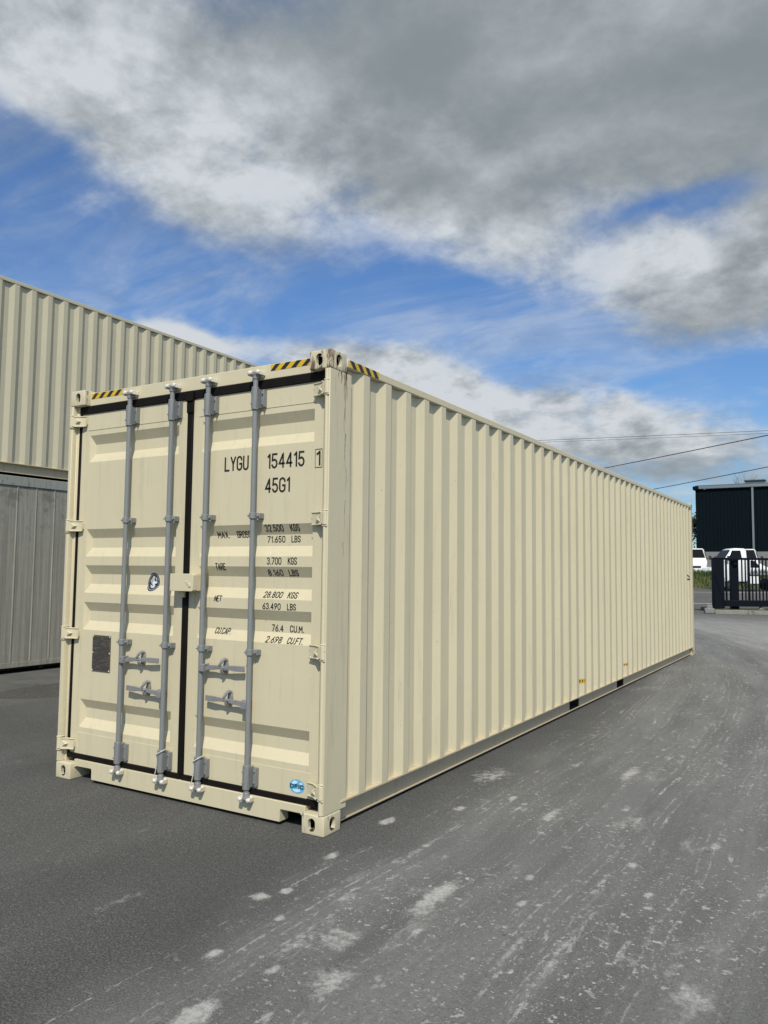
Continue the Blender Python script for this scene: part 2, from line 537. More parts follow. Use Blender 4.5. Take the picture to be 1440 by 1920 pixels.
    # drops of every size
    dens_ = t.m('ADD', t.m('MULTIPLY', lane, t.step(t.noise(co, .8, 4, .6), .36, .60)), .05)
    for sc_, lo_, hi_, am_ in ((7, .645, .69, .60), (17, .612, .66, .74), (36, .612, .655, .78), (75, .615, .665, .72)):
        dd = t.noise(t.vm('ADD', co, (sc_, 0, 0)), sc_, 5, .62)
        base = t.mix(t.m('MULTIPLY', t.m('MULTIPLY', t.step(dd, lo_, hi_), dens_), am_), base, pale)
    # the larger spills, each at its own place on the yard
    spl = None
    for (cx, cy, rx, ry, am) in ((.26, 1.83, .17, .34, .62), (.92, -.36, .06, .26, .95), (.15, .47, .045, .09, 1.0), (.22, -.82, .055, .05, .95), (.28, -.70, .035, .05, .9),
                                 (.77, -.97, .10, .14, .70), (.93, -1.26, .10, .16, .70), (.67, -1.70, .06, .12, 1.0), (.42, -1.35, .04, .06, .9), (.20, -.20, .035, .07, .9), (.44, -.95, .03, .04, .8), (.58, -.62, .05, .12, .6), (.70, -1.32, .03, .05, .8), (1.22, .10, .03, .05, .9), (1.02, -.72, .03, .05, .8), (1.30, -.22, .025, .04, .9), (1.62, .55, .03, .06, .85), (.62, 1.35, .03, .09, .8), (.42, .95, .04, .07, .85), (1.78, .2, .03, .05, .8), (1.95, 1.1, .04, .09, .7), (1.35, 1.55, .04, .10, .7),
                                 (.97, 1.12, .05, .20, .75), (1.85, -.50, .08, .12, .50), (2.13, -.65, .12, .12, .65), (1.14, 2.49, .06, .3, .8), (.66, -1.05, .06, .35, .55),
                                 (1.6, -.62, .025, .55, .62), (1.43, -.72, .022, .35, .6), (.56, .3, .025, .7, .55), (-.30, -1.2, .05, .28, .5)):
        ex = t.m('DIVIDE', t.m('SUBTRACT', x, cx), rx)
        ey = t.m('DIVIDE', t.m('SUBTRACT', y, cy), ry)
        q = t.m('ADD', t.m('MULTIPLY', ex, ex), t.m('MULTIPLY', ey, ey))
        k = t.m('MULTIPLY', t.m('POWER', 2.718, t.m('MULTIPLY', q, -.8)), am)
        spl = k if spl is None else t.m('MAXIMUM', spl, k)
    spn = t.m('ADD', spl, t.m('MULTIPLY', t.m('SUBTRACT', t.noise(co, 15, 9, .80), .5), 2.0))
    spm = t.m('MULTIPLY', t.step(spn, .36, .86), t.step(spl, .04, .28))
    base = t.mix(t.m('MULTIPLY', t.m('MULTIPLY', spm, .86), grain), base, (.47, .47, .45))
    oil = t.step(t.noise(t.vm('ADD', co, (17, 5, 0)), 2.6, 6, .68), .68, .72)
    base = t.mix(t.m('MULTIPLY', oil, .75), base, (.024, .024, .023))
    t.put(b.inputs['Base Color'], base)
    t.put(b.inputs['Roughness'], t.step(g2, .3, .7, .8, .96))
    b.inputs['Specular IOR Level'].default_value = 0.22
    h = t.m('ADD', t.m('MULTIPLY', g1, .9), t.m('MULTIPLY', g2, .7))
    bump(t, b, h, 0.8, 0.010)
    return m


M_ASPH = asphalt()

# ------------------------------------------------------------------ ground: one sheet to the horizon, rising beyond the gate


def ramp(a, b, v):
    k = max(0.0, min(1.0, (v - a) / (b - a)))
    return k * k * (3 - 2 * k)


def gz(x, y):
    d = -.517 * (x - 2.69) + .853 * (y + 3.79)          # distance from the yard
    return .70 * ramp(32.5, 44, d) + .58 * ramp(47.5, 51, d)


g = MB()
xs = [-900, -300, -120, -60] + [-40 + 2 * i for i in range(41)] + [60, 120, 300, 900]
ys = [-300, -60, -20] + [-8 + 2 * i for i in range(18)] + [28 + .7 * i for i in range(58)] + [75, 90, 140, 400, 1500]
vs = [(x, y, gz(x, y)) for y in ys for x in xs]
nx = len(xs)
g.add(vs, [(j * nx + i, j * nx + i + 1, (j + 1) * nx + i + 1, (j + 1) * nx + i) for j in range(len(ys) - 1) for i in range(nx - 1)])
struct('ground', g, M_ASPH, 40)

# ------------------------------------------------------------------ shipping containers
CW, CL, CH = 2.438, 12.192, 2.896
PITCH = 0.2774


def casting(sx, sy, sz, mat):
    """hollow steel corner block with slotted faces; sx, sy, sz pick the corner"""
    import bmesh
    X0, X1 = (-.162, 0) if sx else (-CW, -CW + .162)
    Y0, Y1 = (0, .178) if not sy else (CL - .178, CL)
    Z0, Z1 = (0, .118) if not sz else (CH - .118, CH)
    cx, cy, cz = (X0 + X1) / 2, (Y0 + Y1) / 2, (Z0 + Z1) / 2

    def mk(mb):
        o = bpy.data.objects.new('tmp', mb.mesh('tmp', M_DARK, 0))
        COL.objects.link(o)
        return o
    body = mk(MB().box(X0, X1, Y0, Y1, Z0, Z1))
    bv = body.modifiers.new('b', 'BEVEL')
    bv.width = .009
    bv.segments = 3
    cut = [MB().box(X0 + .026, X1 - .026, Y0 + .026, Y1 - .026, Z0 + .026, Z1 - .026)]

    def stad(w, h, n=8):
        pts = []
        r = w / 2
        s = h / 2 - r
        for i in range(n + 1):
            a = PI * i / n
            pts.append((r * math.cos(a), s + r * math.sin(a)))
        for i in range(n + 1):
            a = PI + PI * i / n
            pts.append((r * math.cos(a), -s + r * math.sin(a)))
        return pts
    yo = Y0 if not sy else Y1
    xo = X1 if sx else X0
    zo = Z1 if sz else Z0
    cut.append(MB().prism([(cx + (-.006 if sx else .006) + p[0], cz + p[1]) for p in stad(.051, .076)], 'y', yo - .05, yo + .05))
    cut.append(MB().prism([(cy + p[0], cz + p[1]) for p in stad(.058, .079)], 'x', xo - .05, xo + .05))
    cut.append(MB().prism([(cx + p[0], cy + p[1]) for p in stad(.063, .124)], 'z', zo - .05, zo + .05))
    cs = [mk(c) for c in cut]
    for c in cs:
        b = body.modifiers.new('c', 'BOOLEAN')
        b.object = c
        b.operation = 'DIFFERENCE'
        b.solver = 'EXACT'
    dg = bpy.context.evaluated_depsgraph_get()
    me = bpy.data.meshes.new_from_object(body.evaluated_get(dg))
    me.name = 'corner_casting'
    me.materials.clear()
    me.materials.append(mat)
    me.materials.append(M_CASTIN)
    idx = []
    for p in me.polygons:
        c = p.center
        dmin = min(c.x - X0, X1 - c.x, c.y - Y0, Y1 - c.y, c.z - Z0, Z1 - c.z)
        idx.append(1 if dmin > .014 else 0)
    me.polygons.foreach_set('material_index', idx)
    me.polygons.foreach_set('use_smooth', [True] * len(me.polygons))
    me.set_sharp_from_angle(angle=math.radians(28))
    for o in cs + [body]:
        bpy.data.objects.remove(o)
    return me


def side_wall_mesh(mat, x_out=0.0, sign=1, z0=.169, z1=2.815, y0=.235, y1=11.955):
    """trapezoid corrugated sheet with the profile of a freight container"""
    prof = [(y0, .036)]
    k = 0
    while True:
        r = .445 + PITCH * k
        if r + .07 > y1:
            break
        prof += [(r - .140, .036), (r - .072, 0.0), (r, 0.0), (r + .068, .036)]
        k += 1
    prof.append((y1, .036))
    zs = [z0, z1]
    mb = MB()
    vs = []
    for z in zs:
        for (y, d) in prof:
            vs.append((x_out - sign * d, y, z))
    for z in zs:
        for (y, d) in prof:
            vs.append((x_out - sign * (d + .002), y, z))
    n = len(prof)
    fs = [(i, i + 1, n + i + 1, n + i) for i in range(n - 1)] + [(2 * n + i, 3 * n + i, 3 * n + i + 1, 2 * n + i + 1) for i in range(n - 1)]
    fs += [(n + i, n + i + 1, 3 * n + i + 1, 3 * n + i) for i in range(n - 1)] + [(i, 2 * n + i, 2 * n + i + 1, i + 1) for i in range(n - 1)]
    mb.add(vs, fs)
    return mb


def end_wall(mb, yo, sign, x0, x1, z0, z1):
    """vertically corrugated end wall; sign=+1 faces +Y"""
    prof = [(x0, .04)]
    r = x0 + .14
    while r + .2 < x1:
        prof += [(r, .04), (r + .05, 0), (r + .16, 0), (r + .21, .04)]
        r += .25
    prof.append((x1, .04))
    n = len(prof)
    vs = [(p[0], yo - sign * p[1], z) for z in (z0, z1) for p in prof]
    mb.add(vs, [(i, i + 1, n + i + 1, n + i) for i in range(n - 1)])
    return mb


def bottom_rail(mb, X, s, pockets):
    """recessed web with top and bottom flange, broken by fork pockets (X outer face, s=+1 faces +X)"""
    segs = []
    y = .178
    for a, b in pockets:
        segs.append((y, a))
        y = b
    segs.append((y, CL - .178))

    def bx(xa, xb, *r):
        mb.box(min(X - s * xa, X - s * xb), max(X - s * xa, X - s * xb), *r)
    for a, b in segs:
        bx(.060, .066, a, b, .034, .158)
        bx(.047, .066, a, b, .026, .034)
    bx(-.002, .074, .178, CL - .178, .158, .168)
    bx(.049, .064, .178, CL - .178, .0262, .0338)


def pocket_mesh(X, s, a, b):
    """sleeve of one fork pocket, its inner shade given as a near-black colour"""
    mb = MB()

    def bx(xa, xb, *r):
        mb.box(min(X - s * xa, X - s * xb), max(X - s * xa, X - s * xb), *r)
    bx(.068, .9, a - .006, a + .004, .036, .156)
    bx(.068, .9, b - .004, b + .006, .036, .156)
    bx(.068, .9, a + .0045, b - .0045, .036, .042)
    bx(.068, .9, a + .0045, b - .0045, .150, .156)
    bx(.90, .91, a, b, .036, .156)
    return mb


def frame_parts(root, mat, posts=None, door_end=True, sticker=False, cast_special=None):
    """rails, posts, castings, roof common to the corrugated containers"""
    PK = [(4.73, 5.08), (6.72, 7.07)]
    for sx in (1, 0):
        for sy in (0, 1):
            for sz in (0, 1):
                mm = M_CAST
                if cast_special and (sx, sy, sz) in cast_special:
                    mm = M_RUSTY
                o = part('corner_casting', casting(sx, sy, sz, mm), None, root)
                if mm is M_RUSTY and sy == 0:
                    o['label'] = 'upper corner casting stained with brown rust'
    for X, s in ((0, 1), (-CW, -1)):
        mb = MB()
        bottom_rail(mb, X, s, PK)
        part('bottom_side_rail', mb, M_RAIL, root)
        for pa, pb in PK:
            part('fork_pocket', pocket_mesh(X, s, pa, pb), M_DARK, root)  # near-black lining stands in for the shade in the opening
        a, b = sorted((X + s * .002, X - s * .058))
        tr = part('top_side_rail', MB().box(a, b, .178, CL - .178, 2.8175, 2.8715), mat, root, bevel=.006)
        part('side_wall', side_wall_mesh(mat, X, s), mat, root, smooth=20)
    mb = MB()
    # roof: gently pressed sheet
    vs, fs = [], []
    n = 0
    yy = .12
    prof = []
    while yy < CL - .14:
        prof += [(yy, 2.862), (yy + .08, 2.880), (yy + .16, 2.880), (yy + .20, 2.862)]
        yy += .21
    for (y, z) in prof:
        vs += [(-CW + .059, y, z), (-.059, y, z)]
    fs = [(2 * i, 2 * i + 1, 2 * i + 3, 2 * i + 2) for i in range(len(prof) - 1)]
    mb.add(vs, fs)
    part('roof', mb, mat, root)
    part('floor', MB().box(-CW + .062, -.062, .10, CL - .1, .120, .157), M_DARK, root)
    for sx in (1, 0):
        a, b = (-.10, -.002) if sx else (-CW + .002, -CW + .10)
        part('corner_post', MB().box(a, b, CL - .17, CL - .012, .119, CH - .119), mat, root, bevel=.006)
        part('rear_wall_return', MB().box(*((-.040, -.006) if sx else (-CW + .006, -CW + .040)), CL - .26, CL - .171, .169, 2.816), mat, root) if False else None
    part('end_rail', MB().box(-CW + .163, -.163, CL - .09, CL - .01, 2.79, 2.873), mat, root, bevel=.005)
    part('end_sill', MB().box(-CW + .163, -.163, CL - .09, CL - .01, .02, .143), mat, root, bevel=.005)
    part('end_wall', end_wall(MB(), CL - .015, 1, -CW + .101, -.101, .144, 2.789), mat, root, smooth=20)


# ---- the cream container in the middle
box = thing('shipping_container', 'cream container with black lettering and grey locking bars, standing alone on the asphalt', 'container')
frame_parts(box, M_CREAM, cast_special={(1, 0, 1), (1, 1, 1), (1, 1, 0)})

DY = 0.060      # outer face of the door sheet
BANDS = [2.550, 1.838, 1.568, 1.294, .580]


def zprof(z):
    for t in BANDS:
        dz_ = t - z
        if 0 < dz_ < .205:
            return .036 * min(1, dz_ / .066, (.205 - dz_) / .066)
    return 0.0


DOORS = {'L': (-2.360, -1.237, -2.268, -1.327), 'R': (-1.186, -.086, -1.105, -.158)}


def door_depth(x, z):
    for (a, b, ra, rb) in DOORS.values():
        if ra < x < rb:
            return zprof(z) * max(0, min(1, (x - ra) / .026, (rb - x) / .026))
    return 0.0


def door_mesh(key):
    a, b, ra, rb = DOORS[key]
    xs = [a, ra, ra + .026, rb - .026, rb, b]
    zs = [.186, .336]
    for t in reversed(BANDS):
        zs += [t - .205, t - .139, t - .066, t]
    zs += [2.588, 2.716]
    mb = MB()
    n = len(xs)
    vs = []
    for z in zs:
        for x in xs:
            vs.append((x, DY + door_depth(x, z), z))
    for j in range(len(zs) - 1):
        for i in range(n - 1):
            q = [j * n + i, j * n + i + 1, (j + 1) * n + i + 1, (j + 1) * n + i]
            dd = [vs[k][1] - DY > .01 for k in q]
            if sum(dd) == 1 and (dd[1] or dd[3]):
                mb.f += [(q[0], q[1], q[3]), (q[1], q[2], q[3])]
            elif sum(dd) == 1:
                mb.f += [(q[0], q[1], q[2]), (q[0], q[2], q[3])]
            else:
                mb.f.append(tuple(q))
    mb.v = vs
    mb.mi = [0] * len(mb.f)
    # frame members welded round the sheet: top and bottom box sections and stiles, a few mm proud
    mb.box(a + .001, b - .001, DY - .003, DY + .09, 2.590, 2.718)
    mb.box(a + .001, b - .001, DY - .003, DY + .09, .184, .334)
    mb.box(a, ra - .02 if key == 'L' else ra - .03, DY - .0025, DY + .09, .3345, 2.5895)
    mb.box(rb + .03 if key == 'L' else rb + .018, b, DY - .0025, DY + .09, .3345, 2.5895)
    return mb


def surf(x, z, off=.0016):
    return (x, DY - .0 + door_depth(x, z) - off - (.003 if (z > 2.588 or z < .336 or x > -.14 or x < -2.288) else 0), z)


# stroke lettering: narrow engineering capitals
def arc(cx, cy, rx, ry, a0, a1, n=7):
    return [(cx + rx * math.cos(math.radians(a0 + (a1 - a0) * i / n)), cy + ry * math.sin(math.radians(a0 + (a1 - a0) * i / n))) for i in range(n + 1)]


R_ = .21
GL = {
    'A': [[(0, 0), (.25, 1), (.5, 0)], [(.08, .3), (.42, .3)]],
    'B': [[(0, 0), (0, 1)] + arc(.25, .76, .22, .24, 90, -90) + [(0, .52)], [(0, .52)] + arc(.26, .26, .24, .26, 90, -90) + [(0, 0)]],
    'C': [arc(.25, .76, .25, .24, 0, 180) + arc(.25, .24, .25, .24, 180, 360)],
    'D': [[(0, 0), (0, 1)] + arc(.2, .7, .3, .3, 90, 0) + arc(.2, .3, .3, .3, 0, -90) + [(0, 0)]],
    'E': [[(.45, 1), (0, 1), (0, 0), (.45, 0)], [(0, .52), (.38, .52)]],
    'F': [[(.45, 1), (0, 1), (0, 0)], [(0, .52), (.38, .52)]],
    'G': [arc(.25, .76, .25, .24, 0, 180) + arc(.25, .24, .25, .24, 180, 360) + [(.5, .46), (.28, .46)]],
    'I': [[(0, 0), (0, 1)]],
    'K': [[(0, 0), (0, 1)], [(.5, 1), (0, .42)], [(.16, .6), (.5, 0)]],
    'L': [[(0, 1), (0, 0), (.45, 0)]],
    'M': [[(0, 0), (0, 1), (.28, .35), (.56, 1), (.56, 0)]],
    'N': [[(0, 0), (0, 1), (.5, 0), (.5, 1)]],
    'O': [arc(.25, .76, .25, .24, 0, 180) + arc(.25, .24, .25, .24, 180, 360) + [(.5, .76)]],
    'P': [[(0, 0), (0, 1)] + arc(.25, .74, .25, .26, 90, -90) + [(0, .48)]],
    'R': [[(0, 0), (0, 1)] + arc(.25, .75, .25, .25, 90, -90) + [(0, .5)], [(.22, .5), (.5, 0)]],
    'S': [arc(.25, .76, .25, .24, 10, 180) + [(.03, .62), (.47, .38)] + arc(.25, .24, .25, .24, 0, -170)],
    'T': [[(0, 1), (.5, 1)], [(.25, 1), (.25, 0)]],
    'U': [[(0, 1)] + arc(.25, .24, .25, .24, 180, 360) + [(.5, 1)]],
    'X': [[(0, 0), (.5, 1)], [(0, 1), (.5, 0)]],
    'Y': [[(0, 1), (.25, .48), (.5, 1)], [(.25, .48), (.25, 0)]],
    '0': [arc(.23, .76, .23, .24, 0, 180) + arc(.23, .24, .23, .24, 180, 360) + [(.46, .76)]],
    '1': [[(.02, .82), (.2, 1), (.2, 0)]],
    '2': [arc(.23, .76, .23, .24, 170, 0) + [(.44, .6), (0, 0), (.47, 0)]],
    '3': [arc(.22, .76, .22, .24, 165, -75) + arc(.22, .26, .24, .26, 85, -165)],
    '4': [[(.36, 0), (.36, 1), (0, .27), (.48, .27)]],
    '5': [[(.44, 1), (.05, 1), (.02, .54)] + arc(.22, .3, .24, .3, 120, -160)],
    '6': [[(.38, 1), (.06, .45)] + arc(.23, .27, .23, .27, 150, 510, 14)],
    '7': [[(0, 1), (.46, 1), (.14, 0)]],
    '8': [arc(.23, .76, .20, .24, -90, 270, 14), arc(.23, .26, .23, .26, 90, 450, 14)],
    '9': [[(.08, 0), (.40, .55)] + arc(.23, .73, .23, .27, -30, 330, 14)],
    '.': [[(.05, 0), (.05, .045)], [(.05, .045), (.05, .046)]],
}


def ribbon(mb, pts, w, fn):
    """a pen stroke: mitred strip, cut finely so that it follows the pressed sheet"""
    q = []
    for i in range(len(pts) - 1):
        a, b = Vector(pts[i]), Vector(pts[i + 1])
        n = max(1, int((b - a).length / .006))
        for k in range(n):
            q.append(a.lerp(b, k / n))
    q.append(Vector(pts[-1]))
    q = [p for i, p in enumerate(q) if i == 0 or (p - q[i - 1]).length > 1e-5]
    if len(q) < 2:
        return
    d0 = (q[1] - q[0]).normalized()
    d1 = (q[-1] - q[-2]).normalized()
    q[0] = q[0] - d0 * w * .35
    q[-1] = q[-1] + d1 * w * .35
    vs = []
    for i, p in enumerate(q):
        a = (q[i] - q[i - 1]).normalized() if i else (q[1] - q[0]).normalized()
        b = (q[i + 1] - q[i]).normalized() if i < len(q) - 1 else a
        t = a + b
        t = t.normalized() if t.length > .2 else a
        nrm = Vector((-t.y, t.x))
        k = min(1.6, 1 / max(.3, nrm.dot(Vector((-a.y, a.x)))))
        for s in (1, -1):
            e = p + nrm * (s * w * .5 * k)
            vs.append(fn(e.x, e.y))
    mb.add(vs, [(2 * i, 2 * i + 1, 2 * i + 3, 2 * i + 2) for i in range(len(q) - 1)])


def write(mb, text, x0, x1, z0, z1, w, fn, slant=0.0):
    adv = 0
    lay = []
    for ch in text:
        if ch == ' ':
            adv += .5
            continue
        gl = GL[ch]
        wid = max(p[0] for s in gl for p in s)
        lay.append((ch, adv))
        adv += wid + .23
    adv -= .23
    sx = (x1 - x0 - w) / adv
    sz = (z1 - z0 - w)
    for ch, a in lay:
        for st in GL[ch]:
            ribbon(mb, [(x0 + w / 2 + (a + p[0]) * sx + slant * p[1] * sz, z0 + w / 2 + p[1] * sz) for p in st], w, fn)


def adj(x, z, y):
    k = (y - .04) / 3.834
    return x + (x - 2.687) * k, z + (z - 1.551) * k


def door_text(rows, w, parent):
    """every word a mesh of its own on the door"""
    for name, text, x0, x1, z0, z1, *sl_ in rows:
        yd = DY + door_depth((x0 + x1) / 2, (z0 + z1) / 2)
        a0, b0 = adj(x0, z0, yd)
        a1, b1 = adj(x1, z1, yd)
        mb = MB()
        write(mb, text, a0, a1, b0, b1, w, surf, sl_[0] if sl_ else 0.0)
        part(name, mb, M_BLACK, parent, smooth=0)


doors = {}
for key in 'LR':
    a, b, ra, rb = DOORS[key]
    d = part('door', door_mesh(key), M_CREAM, box, smooth=25)
    doors[key] = d
    # rubber seal: top, bottom and hinge side, the closing edge sealed on the left leaf
    s = MB()
    s.box(a - .02, b + .02, .046, .13, 2.7185, 2.776)
    s.box(a - .02, b + .02, .046, .13, .146, .1835)
    if key == 'L':
        s.box(a - .050, a - .001, .050, .13, .184, 2.718)
        s.box(b + .001, b + .050, .044, .13, .184, 2.718)
        s.box(b - .004, b + .062, .024, .046, 2.700, 2.772)
        s.box(b + .001, b + .060, .034, .046, 2.62, 2.70)
    else:
        s.box(b + .001, b + .040, .064, .13, .184, 2.718)
    part('door_seal', s, M_RUBBER, d, bevel=.004)
    # hinges
    for zc in (2.660, 1.862, 1.060, .250):
        h = MB()
        xk, xi, sg, kn = (-.026, -.150, -1, .0195) if key == 'R' else (-2.418, -2.296, 1, .0175)
        zt = .037
        # strap: bent plate from the knuckle on the post to the door, with a raised chevron
        bent = [(xk + sg * .004, -.008), (xk + sg * .030, -.004), (xk + sg * .072, .026), (xi, .036), (xi, .0475), (xk + sg * .066, .040), (xk + sg * .02, .012), (xk, .012)]
        h.prism(bent, 'z', zc - zt, zc + zt)
        for e in (-1, 1):
            h.prism([(xk + sg * .030, -.009), (xk + sg * .072, .021), (xi - sg * -.004, .031), (xi, .040), (xk + sg * .066, .034), (xk + sg * .026, .004)], 'z', zc + e * zt - .0045, zc + e * zt + .0045)
        h.prism([(xk + sg * .040, zc - .022), (xk + sg * .078, zc), (xk + sg * .040, zc + .022), (xk + sg * .052, zc)], 'y', .001, .030)
        h.box(min(xi, xi - sg * .05), max(xi, xi - sg * .05), .046, DY - .001, zc - .024, zc + .024)
        h.cyl((xk, .006, zc - .041), (xk, .006, zc + .041), kn, n=18)
        for e in (-1, 1):
            h.box(xk - .019, xk + .019, -.008, .040, zc + e * .0465 - .004, zc + e * .0465 + .004)
        part('hinge', h, M_CREAM, d, bevel=.003)
door_text([('owner_code', 'LYGU', -.876, -.667, 2.193, 2.291), ('serial_number', '154415', -.514, -.214, 2.190, 2.288), ('size_code', '45G1', -.526, -.325, 2.035, 2.131)], .0122, doors['R'])
ser = MB()
write(ser, '1', -.140, -.106, 2.190, 2.283, .0122, surf)
part('check_digit', ser, M_BLACK, doors['R'], smooth=0)
ser = MB()
ribbon(ser, [(-.146, 2.180), (-.148, 2.180), (-.148, 2.293), (-.094, 2.293), (-.094, 2.180), (-.146, 2.180)], .0034, surf)
part('check_digit_frame', ser, M_BLACK, doors['R'], smooth=0)
WT = 'weight_lettering'
rows = [(WT, 'MAX.', -.918, -.814, 1.752, 1.797), (WT, 'GROSS', -.750, -.628, 1.752, 1.797), (WT, '32.500', -.517, -.370, 1.789, 1.833), (WT, 'KGS', -.316, -.242, 1.789, 1.833),
        (WT, '71.650', -.497, -.353, 1.719, 1.761), (WT, 'LBS', -.305, -.233, 1.719, 1.761),
        (WT, 'TARE', -.936, -.846, 1.543, 1.589), (WT, '3.700', -.498, -.381, 1.581, 1.627), (WT, 'KGS', -.331, -.259, 1.581, 1.627), (WT, '8.160', -.486, -.365, 1.511, 1.551), (WT, 'LBS', -.320, -.245, 1.511, 1.551),
        (WT, 'NET', -.939, -.874, 1.337, 1.377, .14), (WT, '28.800', -.516, -.366, 1.373, 1.413, .12), (WT, 'KGS', -.324, -.248, 1.373, 1.413, .12), (WT, '63.490', -.526, -.380, 1.300, 1.341), (WT, 'LBS', -.330, -.260, 1.300, 1.341),
        (WT, 'CU.CAP.', -.916, -.778, 1.129, 1.170, .12), (WT, '76.4', -.446, -.354, 1.166, 1.209), (WT, 'CU.M.', -.303, -.196, 1.166, 1.209), (WT, '2.698', -.491, -.364, 1.095, 1.135, .14), (WT, 'CU.FT.', -.321, -.199, 1.095, 1.135, .12)]
door_text(rows, .0060, doors['R'])

# data plate, black oval emblem, round blue sticker
pl = MB().box(-2.146, -1.952, DY - .007, DY - .0005, .795, 1.056)
dp = part('data_plate', pl, M_PLATE, doors['L'], bevel=.0015)
en = MB()
rnd = random.Random(3)
for i in range(26):
    z = 1.042 - i * .0093
    x = -2.138
    while x < -1.97:
        L_ = rnd.uniform(.010, .045)
        if rnd.random() < .8:
            en.box(x, min(x + L_, -1.960), DY - .0082, DY - .0071, z - .0052, z)
        x += L_ + .006
part('engraved_lines', en, M_PLTXT, dp, smooth=0)
for x in (-2.138, -1.958):
    for z in (.803, 1.048, .93):
        part('rivet', MB().ico((x, DY - .007, z), .006, (1, .6, 1)), M_CAM, dp)


def decal(poly, fn, off):
    """fan-filled flat print that follows the door sheet: built as fine rows"""
    mb = MB()
    zs_ = [p[1] for p in poly]
    za, zb = min(zs_), max(zs_)
    n = max(4, int((zb - za) / .004))
    rows_ = []
    for j in range(n + 1):
        z = za + (zb - za) * (j / n)
        z = min(max(z, za + 1e-4), zb - 1e-4)
        xs_ = []
        for i in range(len(poly)):
            (xa, z1), (xb, z2) = poly[i], poly[(i + 1) % len(poly)]
            if (z1 <= z < z2) or (z2 <= z < z1):
                xs_.append(xa + (xb - xa) * (z - z1) / (z2 - z1))
        xs_.sort()
        rows_.append((z, xs_[0], xs_[-1]) if len(xs_) >= 2 else None)
    for j in range(n):
        if rows_[j] and rows_[j + 1]:
            z1, a1, b1 = rows_[j]
            z2, a2, b2 = rows_[j + 1]
            mb.add([fn(a1, z1, off), fn(b1, z1, off), fn(b2, z2, off), fn(a2, z2, off)], [(0, 1, 2, 3)])
    return mb


EC = adj(-1.529, 1.455, .075)


def egg(k):
    pts = []
    for i in range(36):
        a = 2 * PI * i / 36
        x, z = .062 * math.cos(a), .070 * math.sin(a)
        x *= 1 - .12 * math.sin(a)
        z += .16 * x
        pts.append((EC[0] + k * x, EC[1] + k * z))
    return pts


em = part('emblem_sticker', decal(egg(1.0), surf, .0012), M_WHITE, doors['L'], smooth=0)
e2 = decal(egg(.95), surf, .0020)
part('black_oval', e2, M_EGG, em, smooth=0)
ring = MB()
pp = egg(.80)
ribbon(ring, pp + [pp[0]], .0048, lambda x, z: surf(x, z, .0028))
part('silver_ring', ring, M_EGGG, em, smooth=0)
fig = MB()


def E_(u, v):
    return (EC[0] + u * .062, EC[1] + v * .070)


for poly in ([E_(-.05, .62), E_(.12, .60), E_(.10, .10), E_(.62, .02), E_(.55, -.14), E_(.22, -.20), E_(.10, -.62), E_(-.12, -.60), E_(-.02, -.20), E_(-.22, -.28), E_(-.18, -.05), E_(-.02, .05)],):
    m2 = decal(poly, surf, .0036)
    fig.add(m2.v, m2.f)
for i in range(6):
    ribbon(fig, [E_(-.15 - .07 * i, .5 - .07 * i), E_(-.05 - .05 * i, .08 - .06 * i)], .0026, lambda x, z: surf(x, z, .0036))
for i in range(4):
    ribbon(fig, [E_(.25 + .05 * i, .5 - .10 * i), E_(.55, .30 - .06 * i)], .0026, lambda x, z: surf(x, z, .0036))
for i in range(3):
    ribbon(fig, [E_(-.5 + .06 * i, -.30 - .10 * i), E_(-.2, -.42 - .08 * i), E_(.35 - .08 * i, -.40 - .09 * i)], .003, lambda x, z: surf(x, z, .0036))
part('white_bird_print', fig, M_WHITE, em, smooth=0)

SC = adj(-.226, .252, DY)


def ell(cx, cz, rx, rz, n=32, a0=0, a1=360):
    return [(cx + rx * math.cos(math.radians(a0 + (a1 - a0) * i / n)), cz + rz * math.sin(math.radians(a0 + (a1 - a0) * i / n))) for i in range(n)]


st = part('round_blue_sticker', decal(ell(*SC, .058, .042), surf, .0012), M_SKYBL, doors['R'], smooth=0)
pb = MB()
for poly in ([(SC[0] - .045, SC[1] + .012), (SC[0] - .02, SC[1] + .034), (SC[0] + .01, SC[1] + .030), (SC[0] - .005, SC[1] + .015), (SC[0] - .03, SC[1] + .010)],
             [(SC[0] + .015, SC[1] + .018), (SC[0] + .035, SC[1] + .028), (SC[0] + .045, SC[1] + .013), (SC[0] + .03, SC[1] + .012)],
             [(SC[0] - .03, SC[1] - .016), (SC[0] + .02, SC[1] - .014), (SC[0] + .03, SC[1] - .026), (SC[0] - .005, SC[1] - .036), (SC[0] - .028, SC[1] - .027)]):
    m2 = decal(poly, surf, .0020)
    pb.add(m2.v, m2.f)
part('pale_globe_print', pb, M_PALEBL, st, smooth=0)
tx = MB()
write(tx, 'DFIC', SC[0] - .050, SC[0] + .052, SC[1] - .0125, SC[1] + .0125, .0058, lambda x, z: surf(x, z, .0028))
part('sticker_lettering', tx, M_BLACK, st, smooth=0)

# header and sill
hd = part('door_header', MB().box(-CW + .163, -.163, .050, .13, 2.7765, 2.874), M_CREAM, box, bevel=.004)
sill = MB()
sill.prism([(-CW + .163, .146), (-CW + .163, .088), (-2.265, .088), (-2.250, .096), (-2.090, .098), (-2.084, .090), (-2.084, .022),
            (-.352, .022), (-.352, .090), (-.344, .098), (-.20, .098), (-.188, .088), (-.163, .088), (-.163, .146)], 'y', .034, .12)
sl_o = part('door_sill', sill, M_CREAM, box, bevel=.003)
part('sill_void', MB().box(-CW + .17, -.17, .30, .31, .02, .12), M_DARK, box)
